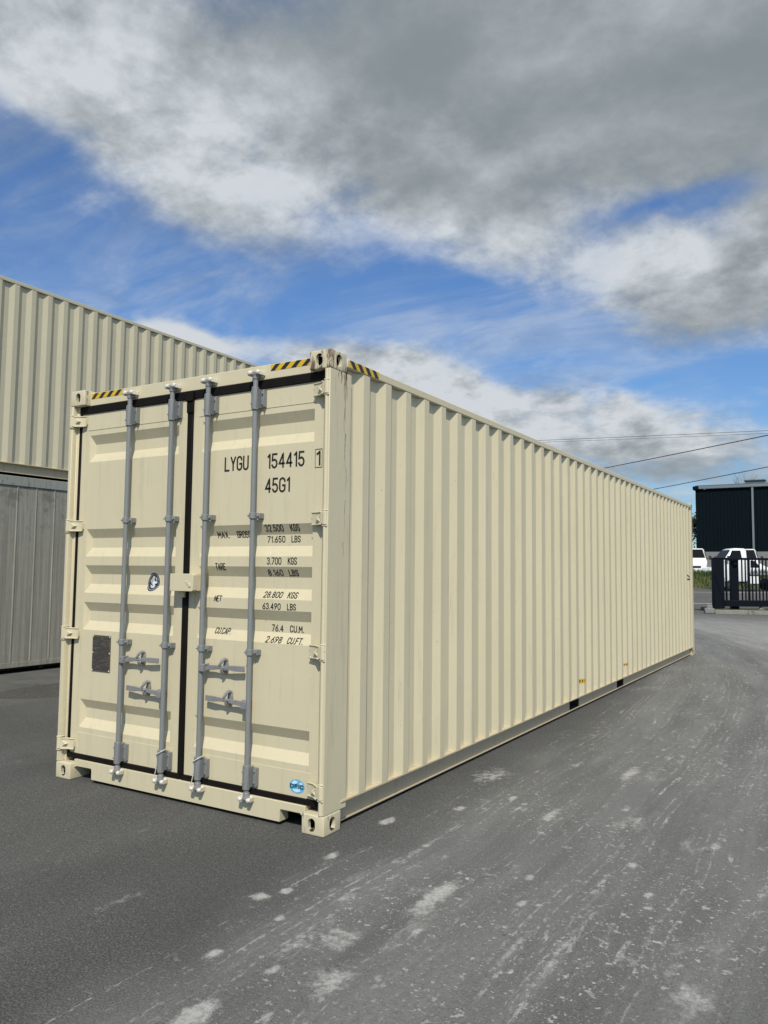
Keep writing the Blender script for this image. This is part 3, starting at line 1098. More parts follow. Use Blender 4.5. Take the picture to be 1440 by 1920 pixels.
# front posts
for sx in (1, 0):
    m_ = (lambda u: -u) if sx else (lambda u: -CW + u)
    poly = [(m_(.003), 0.0), (m_(.030), 0.0), (m_(.034), .006), (m_(.034), .044), (m_(.056), .044), (m_(.056), .10), (m_(.115), .10), (m_(.115), .235), (m_(.003), .235)]
    part('corner_post', MB().prism(poly, 'z', .1185, CH - .1185), M_POST, box, bevel=.004)
    if sx:
        part('hinge_rod', MB().cyl((-.030, .008, .12), (-.030, .008, 2.775), .0135, n=16), M_POST, box)
    # rust runs under the upper casting and scrapes down the post edge

# rust runs below the near upper casting: thin irregular stains lying on the paint
rr = MB()
rnd = random.Random(11)
M_STAIN = simple('dried_rust_stain', (.13, .075, .042), 0.8, 0, .25, 40)
for (y, z1, L_, w_) in ((.165, 2.775, .30, .010), (.178, 2.775, .16, .014), (.150, 2.77, .12, .008), (.170, 2.40, .22, .007), (.158, 2.56, .17, .006), (.120, 2.775, .07, .012), (.182, 2.18, .14, .005), (.176, 1.98, .20, .004), (.09, 2.775, .05, .007), (.162, 1.72, .09, .004)):
    pts = []
    nseg = 14
    ph = rnd.uniform(0, 6)
    for i in range(nseg + 1):
        f = i / nseg
        pts.append((y + .004 * math.sin(ph + f * 5) + rnd.uniform(-.0015, .0015), z1 - L_ * f, w_ * (1 - f * .8) * rnd.uniform(.45, 1.1)))
    vs = []
    for (yy, zz_, ww) in pts:
        vs += [(-.0015, yy - ww / 2, zz_), (-.0015, yy + ww / 2, zz_)]
    rr.add(vs, [(2 * i, 2 * i + 1, 2 * i + 3, 2 * i + 2) for i in range(nseg)])
part('rust_runs', rr, M_STAIN, box, smooth=0)


# hazard tape
def tape_front(x0, x1, z0, z1, n):
    root_y = .0485
    t_ = MB()
    t_.add([(x0, root_y, z0), (x1, root_y, z0), (x1, root_y, z1), (x0, root_y, z1)], [(0, 1, 2, 3)])
    o = part('hazard_tape', t_, M_YELLOW, box, smooth=0)
    w = (x1 - x0) / n
    for i in range(n):
        b_ = MB()
        a = x0 + w * i + w * .30
        q = [(a - .030, z0), (a + w * .46 - .030, z0), (a + w * .46 + .014, z1), (a + .014, z1)]
        q = [(min(max(p[0], x0), x1), p[1]) for p in q]
        b_.add([(p[0], root_y - .001, p[1]) for p in q], [(0, 1, 2, 3)])
        part('black_stripe', b_, M_TAPEBLK, o, smooth=0)


tape_front(-2.258, -1.912, 2.829, 2.870, 4)
tape_front(-.508, -.168, 2.829, 2.870, 4)
for X, s in ((0, 1), (-CW, -1)):
    xx = X + s * .0034
    o = part('hazard_tape', MB().add([(xx, .200, 2.8215), (xx, .552, 2.8215), (xx, .552, 2.8675), (xx, .200, 2.8675)], [(0, 1, 2, 3)]), M_YELLOW, box, smooth=0)
    w = .352 / 4
    for i in range(4):
        b_ = MB()
        a = .200 + w * i + w * .35
        q = [(a + .012, 2.8215), (a + w * .5 + .012, 2.8215), (a + w * .5 - .028, 2.8675), (a - .028, 2.8675)]
        q = [(min(max(p[0], .2), .552), p[1]) for p in q]
        b_.add([(xx + s * .001, p[0], p[1]) for p in q], [(0, 1, 2, 3)])
        part('black_stripe', b_, M_TAPEBLK, o, smooth=0)

# locking bars
BY = .012
for bi, bx in enumerate((-1.784, -1.354, -1.014, -.600)):
    bar = part('locking_bar', MB().cyl((bx, BY, .150), (bx, BY, 2.800), .0165, n=20), M_STEEL, box)
    for z0, z1 in ((2.588, 2.714), (.196, .322)):
        gd = MB()
        gd.box(bx - .0225, bx + .0225, BY - .016, DY - .006, z0, z1)
        gd.cyl((bx, BY - .002, z0 - .012), (bx, BY - .002, z1 + .010), .0238, n=18)
        gd.box(bx + .024, bx + .060, DY - .020, DY - .0035, z0 + .006, z1 - .006)
        gd.box(bx + .054, bx + .060, DY - .038, DY - .018, z0 + .006, z1 - .006)
        for zb in (z0 + .028, z1 - .028):
            gd.cyl((bx + .040, DY - .030, zb), (bx + .040, DY - .018, zb), .008, n=8)
            gd.cyl((bx - .012, BY - .030, zb), (bx - .012, BY - .020, zb), .006, n=8)
        part('bar_guide', gd, M_STEEL, bar, bevel=.003)
    for zc in (1.891, 1.028):
        gd = MB()
        gd.cyl((bx, BY, zc - .019), (bx, BY, zc + .019), .0245, n=18)
        gd.box(bx + .005, bx + .056, BY + .006, BY + .016, zc - .017, zc + .017)
        gd.box(bx + .020, bx + .056, BY + .010, DY - .0035, zc - .017, zc + .017)
        gd.cyl((bx + .040, BY - .006, zc), (bx + .040, BY + .008, zc), .009, n=8)
        gd.cyl((bx - .018, BY - .028, zc), (bx - .018, BY - .016, zc), .006, n=8)
        part('bar_bracket', gd, M_STEEL, bar, bevel=.002)
    for zc, e in ((2.806, 1), (.136, -1)):
        cm = MB()
        cm.cyl((bx, BY, zc - e * .030), (bx, BY, zc + e * .004), .021, .024, n=16)
        cm.ico((bx, BY - .004, zc + e * .010), .022, (1, 1, .7), 12)
        cm.box(bx - .012, bx + .012, BY - .026, .048, zc + e * .004 - .009, zc + e * .004 + .009)
        part('cam_head', cm, M_STEELD, bar, bevel=.002)
        kp = MB()
        yb = .049 if e > 0 else .033
        for q in (-1, 1):
            kp.prism([(bx + q * .016, zc + e * .002), (bx + q * .050, zc + e * -.006), (bx + q * .046, zc + e * .024), (bx + q * .022, zc + e * .030)], 'y', -.014, yb)
            kp.ico((bx + q * .034, -.012, zc + e * .010), .015, (1.15, .8, .95), 10)
        kp.box(bx - .040, bx + .040, yb - .014, yb, zc - .016, zc + .022 if e > 0 else zc + .010)
        part('cam_keeper', kp, M_CAM, bar, bevel=.004)
    if bi in (1, 2):
        pts = [(bx + .031 * math.cos(t), BY - .004 + .031 * math.sin(t), .318 + .018 * math.cos(t - .4)) for t in [2 * PI * i / 20 for i in range(21)]]
        wm = MB().tube(pts, .0028, 6)
        wm.tube([(bx - .030, BY - .014, .305), (bx - .036, BY - .016, .25), (bx - .030, BY - .016, .20), (bx - .042, BY - .018, .15), (bx - .040, BY - .012, .118)], .0028, 6)
        part('seal_cord', wm, M_WIRE, bar)
    # swing handle held in its catch
    zp, zt, sgn = ((.906, .917, 1) if bi in (0, 2) else (.700, .716, -1))
    hx = lambda u: bx + sgn * u
    hm = MB()
    YH = DY - .040
    hm.box(min(hx(.004), hx(.045)), max(hx(.004), hx(.045)), BY - .026, YH + .014, zp - .024, zp + .022)
    hm.cyl((hx(.050), YH - .014, zp + .022), (hx(.050), YH + .012, zp + .022), .006, n=8)
    sec = [(.040, 0, .017), (.10, .004, .015), (.16, .010, .012), (.20, .012, .010), (.25, .013, .013), (.29, .012, .0175), (.368, .012, .0175)]
    vs = []
    for u, dz_, hh in sec:
        zc = zp + dz_
        y0_ = YH - .004 - (.010 if .12 < u < .3 else .004)
        vs += [(hx(u), y0_, zc - hh), (hx(u), y0_, zc + hh), (hx(u), y0_ + .011, zc + hh), (hx(u), y0_ + .011, zc - hh)]
    fs = [(4 * i + k, 4 * i + (k + 1) % 4, 4 * i + 4 + (k + 1) % 4, 4 * i + 4 + k) for i in range(len(sec) - 1) for k in range(4)] + [(0, 3, 2, 1), tuple(len(vs) - 4 + k for k in range(4))]
    hm.add(vs, fs)
    part('handle', hm, M_STEELD, bar, bevel=.002)
    cx = hx(.185)
    ct = MB()
    oval = [(cx + .019 * math.cos(a), zt + .047 * math.sin(a)) for a in [2 * PI * i / 20 for i in range(20)]]
    ct.prism(oval, 'y', DY - .018, DY - .0035)
    ct.tube([(cx, DY - .014, zt - .040), (cx, YH + .006, zt - .040), (cx, YH - .010, zt - .028), (cx + .002, YH - .018, zt - .010)], [.010, .010, .009, .007], 10)
    ct.tube([(cx + .006, DY - .010, zt + .044), (cx + .006, YH + .008, zt + .051), (cx + .005, YH - .008, zt + .046), (cx - .002, YH - .017, zt + .028), (cx - .014, YH - .022, zt + .012)], [.011, .011, .0105, .010, .008], 10)
    ct.box(cx - .022, cx + .026, YH - .022, YH - .012, zt - .008, zt + .004)
    part('handle_catch', ct, M_STEELD, bar, bevel=.002)

# lock box over the closing edge
lb = MB()
lb.prism([(-1.272, 1.400), (-1.272, 1.516), (-1.070, 1.516), (-1.058, 1.508), (-1.058, 1.408), (-1.070, 1.400)], 'y', -.036, -.002)
lb.box(-1.262, -1.058, -.002, DY - .004, 1.404, 1.410)
lb.box(-1.066, -1.0585, -.002, DY - .004, 1.410, 1.508)
lb.box(-1.20, -1.062, -.002, DY - .004, 1.508, 1.514)
lb.prism([(-1.115, 1.452), (-1.085, 1.455), (-1.078, 1.432), (-1.095, 1.426), (-1.10, 1.440)], 'y', -.042, -.036)
lb.ico((-1.120, -.036, 1.462), .008, (1, .7, 1))
part('lock_box', lb, M_CREAM, box, bevel=.006)
part('lock_tab', MB().box(-1.255, -1.205, .02, DY - .004, 1.355, 1.398), M_CREAM, box, bevel=.004)

# markings on the long side: yellow fork pocket plates, small triangle
for (ya, yb, za, zb, n) in ((4.975, 5.115, .296, .345, 4), (6.965, 7.075, .300, .338, 3), (7.10, 7.24, .312, .356, 3)):
    def sx_(y):
        r = .445 + PITCH * round((y - .409) / PITCH)
        dd = abs(y - (r - .036))
        return -max(0.0, min(.036, (dd - .036) * .036 / .068)) + .0016
    mb = MB()
    k = 28
    for i in range(k):
        y1_, y2_ = ya + (yb - ya) * i / k, ya + (yb - ya) * (i + 1) / k
        mb.add([(sx_(y1_), y1_, za), (sx_(y2_), y2_, za), (sx_(y2_), y2_, zb), (sx_(y1_), y1_, zb)], [(0, 1, 2, 3)])
    o = part('yellow_pocket_label', mb, M_YELLOW, box, smooth=0)
    for i in range(n):
        b_ = MB()
        y1_ = ya + (yb - ya) * (i + .25) / n
        b_.add([(sx_(y1_) + .0012, y1_, za + .012), (sx_(y1_ + .014) + .0012, y1_ + .014, za + .012), (sx_(y1_ + .014) + .0012, y1_ + .014, zb - .009), (sx_(y1_) + .0012, y1_, zb - .009)], [(0, 1, 2, 3)])
        part('label_print', b_, M_BLACK, o, smooth=0)
tr = MB()
for p0, p1 in (((11.60, 1.58), (11.83, 1.445)), ((11.83, 1.445), (11.60, 1.445))):
    n = 30
    for i in range(n):
        (ya, za), (yb, zb) = [(p0[0] + (p1[0] - p0[0]) * f / n, p0[1] + (p1[1] - p0[1]) * f / n) for f in (i, i + 1)]
        xa, xb = sx_(ya) + .001, sx_(yb) + .001
        tr.add([(xa, ya, za - .013), (xb, yb, zb - .013), (xb, yb, zb + .013), (xa, ya, za + .013)], [(0, 1, 2, 3)])
part('triangle_mark', tr, M_BLACK, box, smooth=0)

# ---- the stack behind on the left
up = thing('shipping_container', 'cream corrugated container stacked on top of the weathered grey one', 'container', (-7.8, -2.694, 2.896))
frame_parts(up, M_CREAM2)
for sx in (1, 0):
    a, b = (-.10, -.002) if sx else (-CW + .002, -CW + .10)
    part('corner_post', MB().box(a, b, .012, .236, .119, CH - .119), M_CREAM2, up, bevel=.006)
part('end_rail', MB().box(-CW + .163, -.163, .01, .09, 2.79, 2.873), M_CREAM2, up, bevel=.005)
part('end_sill', MB().box(-CW + .163, -.163, .01, .09, .02, .143), M_CREAM2, up, bevel=.005)
part('end_wall', end_wall(MB(), .015, -1, -CW + .101, -.101, .144, 2.789), M_CREAM2, up, smooth=20)

lo = thing('flat_sided_container', 'weathered grey container with flat ribbed panels, bottom of the stack behind', 'container', (-7.8, -2.694, 0))
for sx in (1, 0):
    for sy in (0, 1):
        for sz in (0, 1):
            part('corner_casting', casting(sx, sy, sz, M_GREYRAIL), None, lo)
        a, b = (-.12, -.002) if sx else (-CW + .002, -CW + .12)
        y0, y1 = (.012, .17) if not sy else (CL - .17, CL - .012)
        part('corner_post', MB().box(a, b, y0, y1, .119, CH - .119), M_GREY, lo, bevel=.006)
for X, s in ((0, 1), (-CW, -1)):
    def bx2(xa, xb):
        return sorted((X - s * xa, X - s * xb))
    part('top_side_rail', MB().box(*bx2(.004, .09), .179, CL - .179, 2.735, 2.876), M_GREYRAIL, lo, bevel=.006)
    w_ = MB().box(*bx2(.022, .10), .171, CL - .171, .165, 2.734)
    # narrow pressed seams between the flat panels
    k = .30
    y = .218
    while y < CL - .25:
        w_.prism([(X - s * .022, y), (X - s * .013, y + .006), (X - s * .013, y + .018), (X - s * .022, y + .026)], 'z', .165, 2.732)
        y += .312
    part('side_wall', w_, M_GREY, lo, smooth=20)
    part('bottom_side_rail', MB().box(*bx2(.016, .09), .179, CL - .179, .088, .164), M_GREY, lo, bevel=.004)
part('end_wall', MB().box(-CW + .121, -.121, .03, .09, .09, 2.80), M_GREY, lo)
part('end_wall', MB().box(-CW + .121, -.121, CL - .09, CL - .03, .09, 2.80), M_GREY, lo)
part('roof', MB().box(-CW + .091, -.091, .1, CL - .1, 2.82, 2.855), M_GREY, lo)
ub = MB()
ub.box(-CW + .30, -.16, .30, CL - .3, .04, .087)
for i in range(14):
    ub.box(-CW + .1, -.10, .5 + i * .84, .56 + i * .84, .03, .086)
part('underframe', ub, M_DARK, lo)

# ground details on the left: paler concrete strip and swept-up grit in front of the stack
cs = MB()
pts = []
for i in range(41):
    y = -4 + i * .45
    pts.append((-7.95, y, -6.22 + .16 * math.sin(y * .7 + 1) + .05 * math.sin(y * 2.3)))
vs = []
for a, y, b in pts:
    vs += [(a, y, .004), (b, y, .004)]
cs.add(vs, [(2 * i, 2 * i + 1, 2 * i + 3, 2 * i + 2) for i in range(40)])
M_STRIP = simple('stained_concrete_strip', (.085, .086, .082), .85, 0, .3, 2.2, .3)
struct('concrete_strip', cs, M_STRIP)
gm = MB()
n = 46
vs = []
fs = []
for j in range(n + 1):
    for i in range(n + 1):
        u, v = i / n * 2 - 1, j / n * 2 - 1
        x, y = -5.95 + u * .60 + .12 * v, 2.75 + v * .95
        rr_ = max(0, 1 - (u * u + v * v))
        h = .09 * rr_ * (0.3 + 1.2 * noise.noise(Vector((x * 5, y * 5, 0))) ** 2 + .6 * abs(noise.noise(Vector((x * 17, y * 17, 3)))))
        vs.append((x, y, h - .003))
fs = [(j * (n + 1) + i, j * (n + 1) + i + 1, (j + 1) * (n + 1) + i + 1, (j + 1) * (n + 1) + i) for j in range(n) for i in range(n)]
gm.add(vs, fs)
M_GRIT = simple('dark_grit', (.060, .058, .052), .95, 0, .48, 45, .9)
struct('dirt', gm, M_GRIT, 60, kind='stuff')

# ------------------------------------------------------------------ the gate and street behind it
RV = Vector((.856, .517, 0)).normalized()
FV = Vector((-.517, .853, 0)).normalized()
RZ = math.atan2(RV.y, RV.x)

# verge and kerb (local x along the kerb)
vb = MB()
kz = Matrix.Translation((-2.28, 29.10, 0)) @ Matrix.Rotation(RZ - .22, 4, 'Z')
vb.box(0.22, 11, .16, 3.2, -.3, .135)
vb.xf(kz)
struct('verge', vb, M_SOIL, 0)
kb = MB()
for i in range(9):
    kb.box(.22 + i * 1.2, 1.41 + i * 1.2, 0, .155, -.1, .15)
kb.xf(kz)
kerb = part('kerb', kb, M_KERB, None, bevel=.02)
tag(kerb, None, None, kind='structure')
ke = MB().box(-.16, .2, -.05, .26, 0, .20)
ke.prism([(-.12, 0), (.16, 0), (.12, .34), (-.08, .34)], 'y', -.0, .2)
ko = part('concrete_block', ke.xf(kz), M_CONC, None, bevel=.03)
tag(ko, 'small pale concrete block at the left end of the kerb, by the gate', 'concrete block')

GX = Vector((-2.29, 30.30, 0))
cab = thing('gate_cabinet', 'wide dark navy steel cabinet at the left end of the sliding gate', 'gate cabinet', GX, RZ)
cb = MB().box(0, .42, -.10, .16, .17, 2.17)
part('body', cb, M_GATE, cab, bevel=.012)
part('lid', MB().box(-.02, .44, -.12, .18, 2.171, 2.21), M_GATE, cab, bevel=.008)
part('base', MB().box(.06, .38, -.06, .12, .10, .169), M_CONC, cab, bevel=.01)
part('handle', MB().box(.40, .425, -.125, -.101, 1.02, 1.42), M_GUTTER, cab, bevel=.006)

gate = thing('sliding_gate', 'blue-black steel sliding gate with upright bars and a deep bottom beam', 'gate', GX + RV * .47 + FV * .02, RZ)
part('bottom_beam', MB().box(-.46, 6.2, -.11, -.02 + .10, .245, .50), M_GATE, gate, bevel=.008)
part('top_rail', MB().box(0, 6.2, -.03, .04, 2.13, 2.22), M_GATE, gate, bevel=.006)
for i in range(40):
    x = .155 + i * .141
    if x < .62:
        continue
    wv = .040 if i % 7 == 6 else .022
    part('bar', MB().box(x - wv, x + wv, -.02, .025, .501, 2.129), M_GATE, gate)
for x in (.05, 3.1, 6.1):
    part('end_post' if x != 3.1 else 'middle_post', MB().box(x, x + .055, -.04, .05, .501, 2.129), M_GATE, gate, bevel=.006)
for x in (1.45, 4.2):
    rl = MB().cyl((x, -.06, .175), (x, .06, .175), .065, n=18)
    rl.box(x - .13, x + .13, -.09, .09, .13, .155)
    part('roller', rl, M_CONC, gate, bevel=.006)
gp = thing('gate_post', 'thick dark guide post standing among the bars behind the sliding gate', 'gate post', GX + RV * .82 + FV * .18, RZ)
part('post', MB().box(0, .31, 0, .2, .10, 2.12), M_GATE, gp, bevel=.012)
part('cap', MB().box(-.015, .325, -.015, .215, 2.121, 2.17), M_GATE, gp, bevel=.01)
part('guide_arm', MB().box(.06, .24, -.12, -.001, 1.92, 2.02), M_GATE, gp, bevel=.008)

# road lines beyond the gate
for d0_, w_ in ((36.2, .16), (41.0, .16)):
    lm = MB()
    for i in range(24):
        a = -9 + i * 1.0
        vs = []
        for (r, f) in ((a, d0_), (a + 1.0, d0_), (a + 1.0, d0_ + w_), (a, d0_ + w_)):
            p = Vector((2.69, -3.79, 0)) + FV * f + RV * (r + 10)
            vs.append((p.x, p.y, gz(p.x, p.y) + .012))
        lm.add(vs, [(0, 1, 2, 3)])
    struct('road_line', lm, M_LINE)

# grass bank along the street
bk = MB()


def bank_pt(r, f):
    p = Vector((2.69, -3.79, 0)) + FV * f + RV * r
    return p


prof_b = [(45.6, -.05), (46.0, .28), (46.5, .70), (47.2, .86), (48.2, .80), (49.2, .30), (50.0, -.2)]
vs = []
rs = [-12 + .4 * i for i in range(160)]
for r in rs:
    for f, h in prof_b:
        p = bank_pt(r, f)
        hh = h * (1 + .12 * noise.noise(Vector((r * .7, f, 1)))) + .06 * noise.noise(Vector((r * 2, f * 2, 5)))
        vs.append((p.x, p.y, gz(p.x, p.y) + hh))
nb = len(prof_b)
bk.add(vs, [(i * nb + k, i * nb + k + 1, (i + 1) * nb + k + 1, (i + 1) * nb + k) for i in range(len(rs) - 1) for k in range(nb - 1)])
struct('grass_bank', bk, M_SOIL, 60)
gr = MB()
rnd = random.Random(5)
for i in range(16000):
    r = rnd.uniform(-3, 34)
    f = rnd.uniform(45.6, 47.9)
    p = bank_pt(r, f)
    k = [j for j in range(nb - 1) if prof_b[j][0] <= f <= prof_b[j + 1][0]][0]
    (f0, h0), (f1, h1) = prof_b[k], prof_b[k + 1]
    z = gz(p.x, p.y) + h0 + (h1 - h0) * (f - f0) / (f1 - f0)
    L_ = rnd.uniform(.12, .42)
    a = rnd.uniform(0, PI)
    w = rnd.uniform(.012, .03)
    dxx, dyy = math.cos(a) * w, math.sin(a) * w
    lx, ly = rnd.uniform(-.16, .16), rnd.uniform(-.16, .16)
    gr.add([(p.x - dxx, p.y - dyy, z - .05), (p.x + dxx, p.y + dyy, z - .05), (p.x + lx, p.y + ly, z + L_)], [(0, 1, 2)])
struct('grass', gr, M_GRASS, 0, kind='stuff')


# ------------------------------------------------------------------ vehicles (local x forward, y left)
def loft(mb, rings):
    n = len(rings[0])
    o = len(mb.v)
    vs = [p for r in rings for p in r]
    fs = [(i * n + k, i * n + (k + 1) % n, (i + 1) * n + (k + 1) % n, (i + 1) * n + k) for i in range(len(rings) - 1) for k in range(n)]
    fs += [tuple(range(n)), tuple(range((len(rings) - 1) * n, len(rings) * n))]
    return mb.add(vs, fs)


def ring_(x, z0, zb, zt, hb, ht, c=.09):
    return [(x, -hb + .05, z0), (x, -hb, z0 + .12), (x, -hb, zb), (x, -ht, zt - c), (x, -ht + c, zt), (x, ht - c, zt), (x, ht, zt - c), (x, hb, zb), (x, hb, z0 + .12), (x, hb - .05, z0)]


def wheel(root, x, y, r=.32, w=.2):
    s = 1 if y > 0 else -1
    wh = part('wheel', MB().cyl((x, y - s * w, r), (x, y, r), r, n=24), M_TYRE, root, bevel=.02)
    part('rim', MB().cyl((x, y - s * .02, r), (x, y + s * .006, r), r * .62, n=20), M_RIM, wh)


def make_van(label, loc, rz):
    t = thing('van', label, 'van', loc, rz, 'white vans parked beyond the grass bank')
    b = loft(MB(), [ring_(-2.35, .34, 1.15, 1.93, .84, .70), ring_(-2.25, .24, 1.18, 1.97, .865, .72), ring_(1.05, .24, 1.20, 1.98, .87, .70), ring_(1.25, .24, 1.20, 1.90, .87, .67),
                    ring_(1.92, .24, 1.16, 1.30, .87, .80, .05), ring_(2.28, .26, 1.00, 1.08, .85, .78, .05), ring_(2.40, .30, .72, .84, .80, .70, .05)])
    part('body', b, M_VAN, t, bevel=.03, smooth=50)
    # windscreen just proud of the sloping front
    e = Vector((.06, 0, .058))
    q = [Vector((1.90, -.74, 1.345)), Vector((1.90, .74, 1.345)), Vector((1.285, .60, 1.885)), Vector((1.285, -.60, 1.885))]
    ws = MB().add([p + e * .35 for p in q] + [p - e * .2 for p in q], [(0, 1, 2, 3), (7, 6, 5, 4), (0, 4, 5, 1), (1, 5, 6, 2), (2, 6, 7, 3), (3, 7, 4, 0)])
    part('windscreen', ws, M_GLASS, t)
    for s in (-1, 1):
        sw = MB()
        for xa, xb in ((.45, 1.35), (-.9, .38), (-2.1, -1.0)):
            sw.add([(xa, s * .872, 1.24), (xb + (.25 if xb > 1 else 0), s * .872, 1.24), (xb - (.1 if xb > 1 else 0), s * .742, 1.80), (xa, s * .742, 1.80)], [(0, 1, 2, 3)])
        part('side_windows', sw, M_GLASS, t)
        part('headlight', MB().box(2.26, 2.36, *sorted((s * .52, s * .83)), .70, .92), M_LAMP, t, bevel=.02)
        mi = part('mirror', MB().box(1.42, 1.56, *sorted((s * .98, s * 1.14)), 1.22, 1.48), M_TRIM, t, bevel=.02)
        part('mirror_arm', MB().box(1.47, 1.52, *sorted((s * .83, s * .98)), 1.26, 1.30), M_TRIM, mi)
        wheel(t, 1.45, s * .86)
        wheel(t, -1.45, s * .86)
    part('bumper', MB().box(2.30, 2.47, -.84, .84, .34, .60), M_VAN, t, bevel=.03)
    part('grille', MB().box(2.36, 2.42, -.48, .48, .66, .80), M_TRIM, t, bevel=.01)
    return t




def on_ground(x, y):
    return (x, y, gz(x, y) - .01)


make_van('white van seen front-on at the edge of the cream container, above the grass', on_ground(-6.84, 52.78), math.atan2(-.985, .173))
make_van('white van seen front-on behind the right side of the small white truck', on_ground(-3.83, 54.62), math.atan2(-.993, .118))

HT = math.radians(211.5)
tk = thing('small_truck', 'small white flatbed truck with rounded cab roof, parked behind the sliding gate', 'truck', (-2.81, 42.70, gz(-2.81, 42.70)), HT)
tk.scale = (1.0, .85, .99)
cbm = loft(MB(), [ring_(-.18, .50, 1.66, 2.22, .80, .70, .08), ring_(-.10, .48, 1.68, 2.30, .82, .72, .10), ring_(.42, .48, 1.68, 2.31, .82, .70, .12), ring_(.62, .48, 1.66, 2.24, .82, .66, .10),
                  ring_(1.02, .48, 1.56, 1.70, .82, .74, .06), ring_(1.12, .50, 1.20, 1.30, .80, .72, .06), ring_(1.16, .52, .85, .95, .78, .70, .05)])
part('cab', cbm, M_VAN, tk, bevel=.03, smooth=50)
q = [Vector((1.00, -.68, 1.74)), Vector((1.00, .68, 1.74)), Vector((.67, .58, 2.19)), Vector((.67, -.58, 2.19))]
e = Vector((.05, 0, .058))
part('windscreen', MB().add([p + e * .4 for p in q] + [p - e * .2 for p in q], [(0, 1, 2, 3), (7, 6, 5, 4), (0, 4, 5, 1), (1, 5, 6, 2), (2, 6, 7, 3), (3, 7, 4, 0)]), M_GLASS, tk)
for s in (-1, 1):
    part('side_window', MB().add([(.10, s * .826, 1.70), (.86, s * .826, 1.70), (.60, s * .722, 2.18), (.14, s * .722, 2.18)], [(0, 1, 2, 3)]), M_GLASS, tk)
    part('headlight', MB().box(1.06, 1.17, *sorted((s * .5, s * .76)), .82, 1.02), M_LAMP, tk, bevel=.02)
    part('mirror', MB().box(.84, .94, *sorted((s * .90, s * 1.04)), 1.62, 1.88), M_TRIM, tk, bevel=.02)
    part('tool_box', MB().box(-.85, -.28, *sorted((s * .40, s * .80)), .38, .80), M_VAN, tk, bevel=.02)
    wheel(tk, .62, s * .80, .33)
    wheel(tk, -1.75, s * .80, .33)
part('flat_deck', MB().box(-2.9, -.24, -.88, .88, .86, .98), M_GUTTER, tk, bevel=.01)
part('headboard', MB().box(-.36, -.26, -.80, .80, .981, 1.75), M_VAN, tk, bevel=.01)
part('chassis', MB().box(-2.8, 1.0, -.35, .35, .42, .60), M_TRIM, tk)

HC = math.atan2(-.517, -.856) + .25
ca = thing('car', 'white low car with its bonnet showing left of the gate cabinet, above the grass', 'car', (-3.85, 50.2, gz(-3.85, 50.2) - .01), HC)
cr = loft(MB(), [ring_(-2.1, .35, .80, .92, .78, .66, .05), ring_(-1.6, .25, .90, 1.08, .86, .70, .05), ring_(-1.0, .25, .92, 1.42, .87, .60, .08), ring_(.2, .25, .92, 1.46, .87, .60, .08),
                 ring_(1.0, .25, .90, 1.02, .87, .74, .05), ring_(1.8, .25, .80, .92, .85, .74, .05), ring_(2.15, .34, .62, .72, .76, .62, .05)])
part('body', cr, M_VAN, ca, bevel=.03, smooth=50)
part('windscreen', MB().add([(.94, -.68, 1.05), (.94, .68, 1.05), (.28, .54, 1.435), (.28, -.54, 1.435)], [(0, 1, 2, 3)]).xf(Matrix.Translation((.02, 0, .025))), M_GLASS, ca)
for s in (-1, 1):
    part('side_windows', MB().add([(-1.1, s * .872, .96), (.85, s * .872, .96), (.15, s * .622, 1.38), (-.95, s * .622, 1.38)], [(0, 1, 2, 3)]).xf(Matrix.Translation((0, s * .012, 0))), M_GLASS, ca)
    part('headlight', MB().box(1.98, 2.10, *sorted((s * .42, s * .70)), .62, .74), M_LAMP, ca, bevel=.02)
    wheel(ca, 1.35, s * .86, .31)
    wheel(ca, -1.30, s * .86, .31)

# ------------------------------------------------------------------ the dark shed
SY = 59.7
shed = thing('shed', 'large dark navy metal-clad shed with pale gutter beyond the gate', 'shed', (-7.72, SY, gz(-7.72, SY)))
zb = gz(-7.72, SY)
cl = MB()
prof = []
x = 0.0
while x < 26:
    prof += [(x, 0), (x + .03, -.022), (x + .09, -.022), (x + .12, 0)]
    x += .25
vs = [(px_, -py_ - .022 * 0 + (0), z) for z in (1.95, 8.02 - zb) for (px_, py_) in [(p[0], -p[1]) for p in prof]]
n = len(prof)
cl.add([(p[0], p[1], p[2]) for p in vs], [(i, i + 1, n + i + 1, n + i) for i in range(n - 1)])
cl.box(0, 26, .02, 18, 1.95, 8.02 - zb)
part('wall', cl, M_NAVY, shed, smooth=0)
part('concrete_base', MB().box(.02, 26, -.05, 18, -.3, 1.949), M_CONC, shed)
part('gutter', MB().box(.25, 26.2, -.20, -.03, 8.03 - zb, 8.24 - zb), M_GUTTER, shed, bevel=.03)
part('barge', MB().box(-.16, .245, -.22, 18, 8.00 - zb, 8.26 - zb), M_NAVY, shed, bevel=.01)
part('roof', MB().prism([(-.10, 8.245 - zb), (18.2, 9.25 - zb), (18.2, 9.35 - zb), (-.10, 8.33 - zb)], 'x', .0, 26.2), M_ROOF, shed)
dpm = MB().box(3.93, 4.07, -.16, -.04, 1.2, 8.03 - zb)
part('downpipe', dpm, M_GUTTER, shed, bevel=.015)
rvv = MB().box(3.25, 4.55, 2.6, 3.6, 8.4 - zb, 8.80 - zb)
rvv.box(3.15, 4.65, 2.5, 3.7, 8.801 - zb, 8.87 - zb)
part('roof_vent', rvv, M_ROOF, shed, bevel=.01, label='dark box vent on the shed roof')


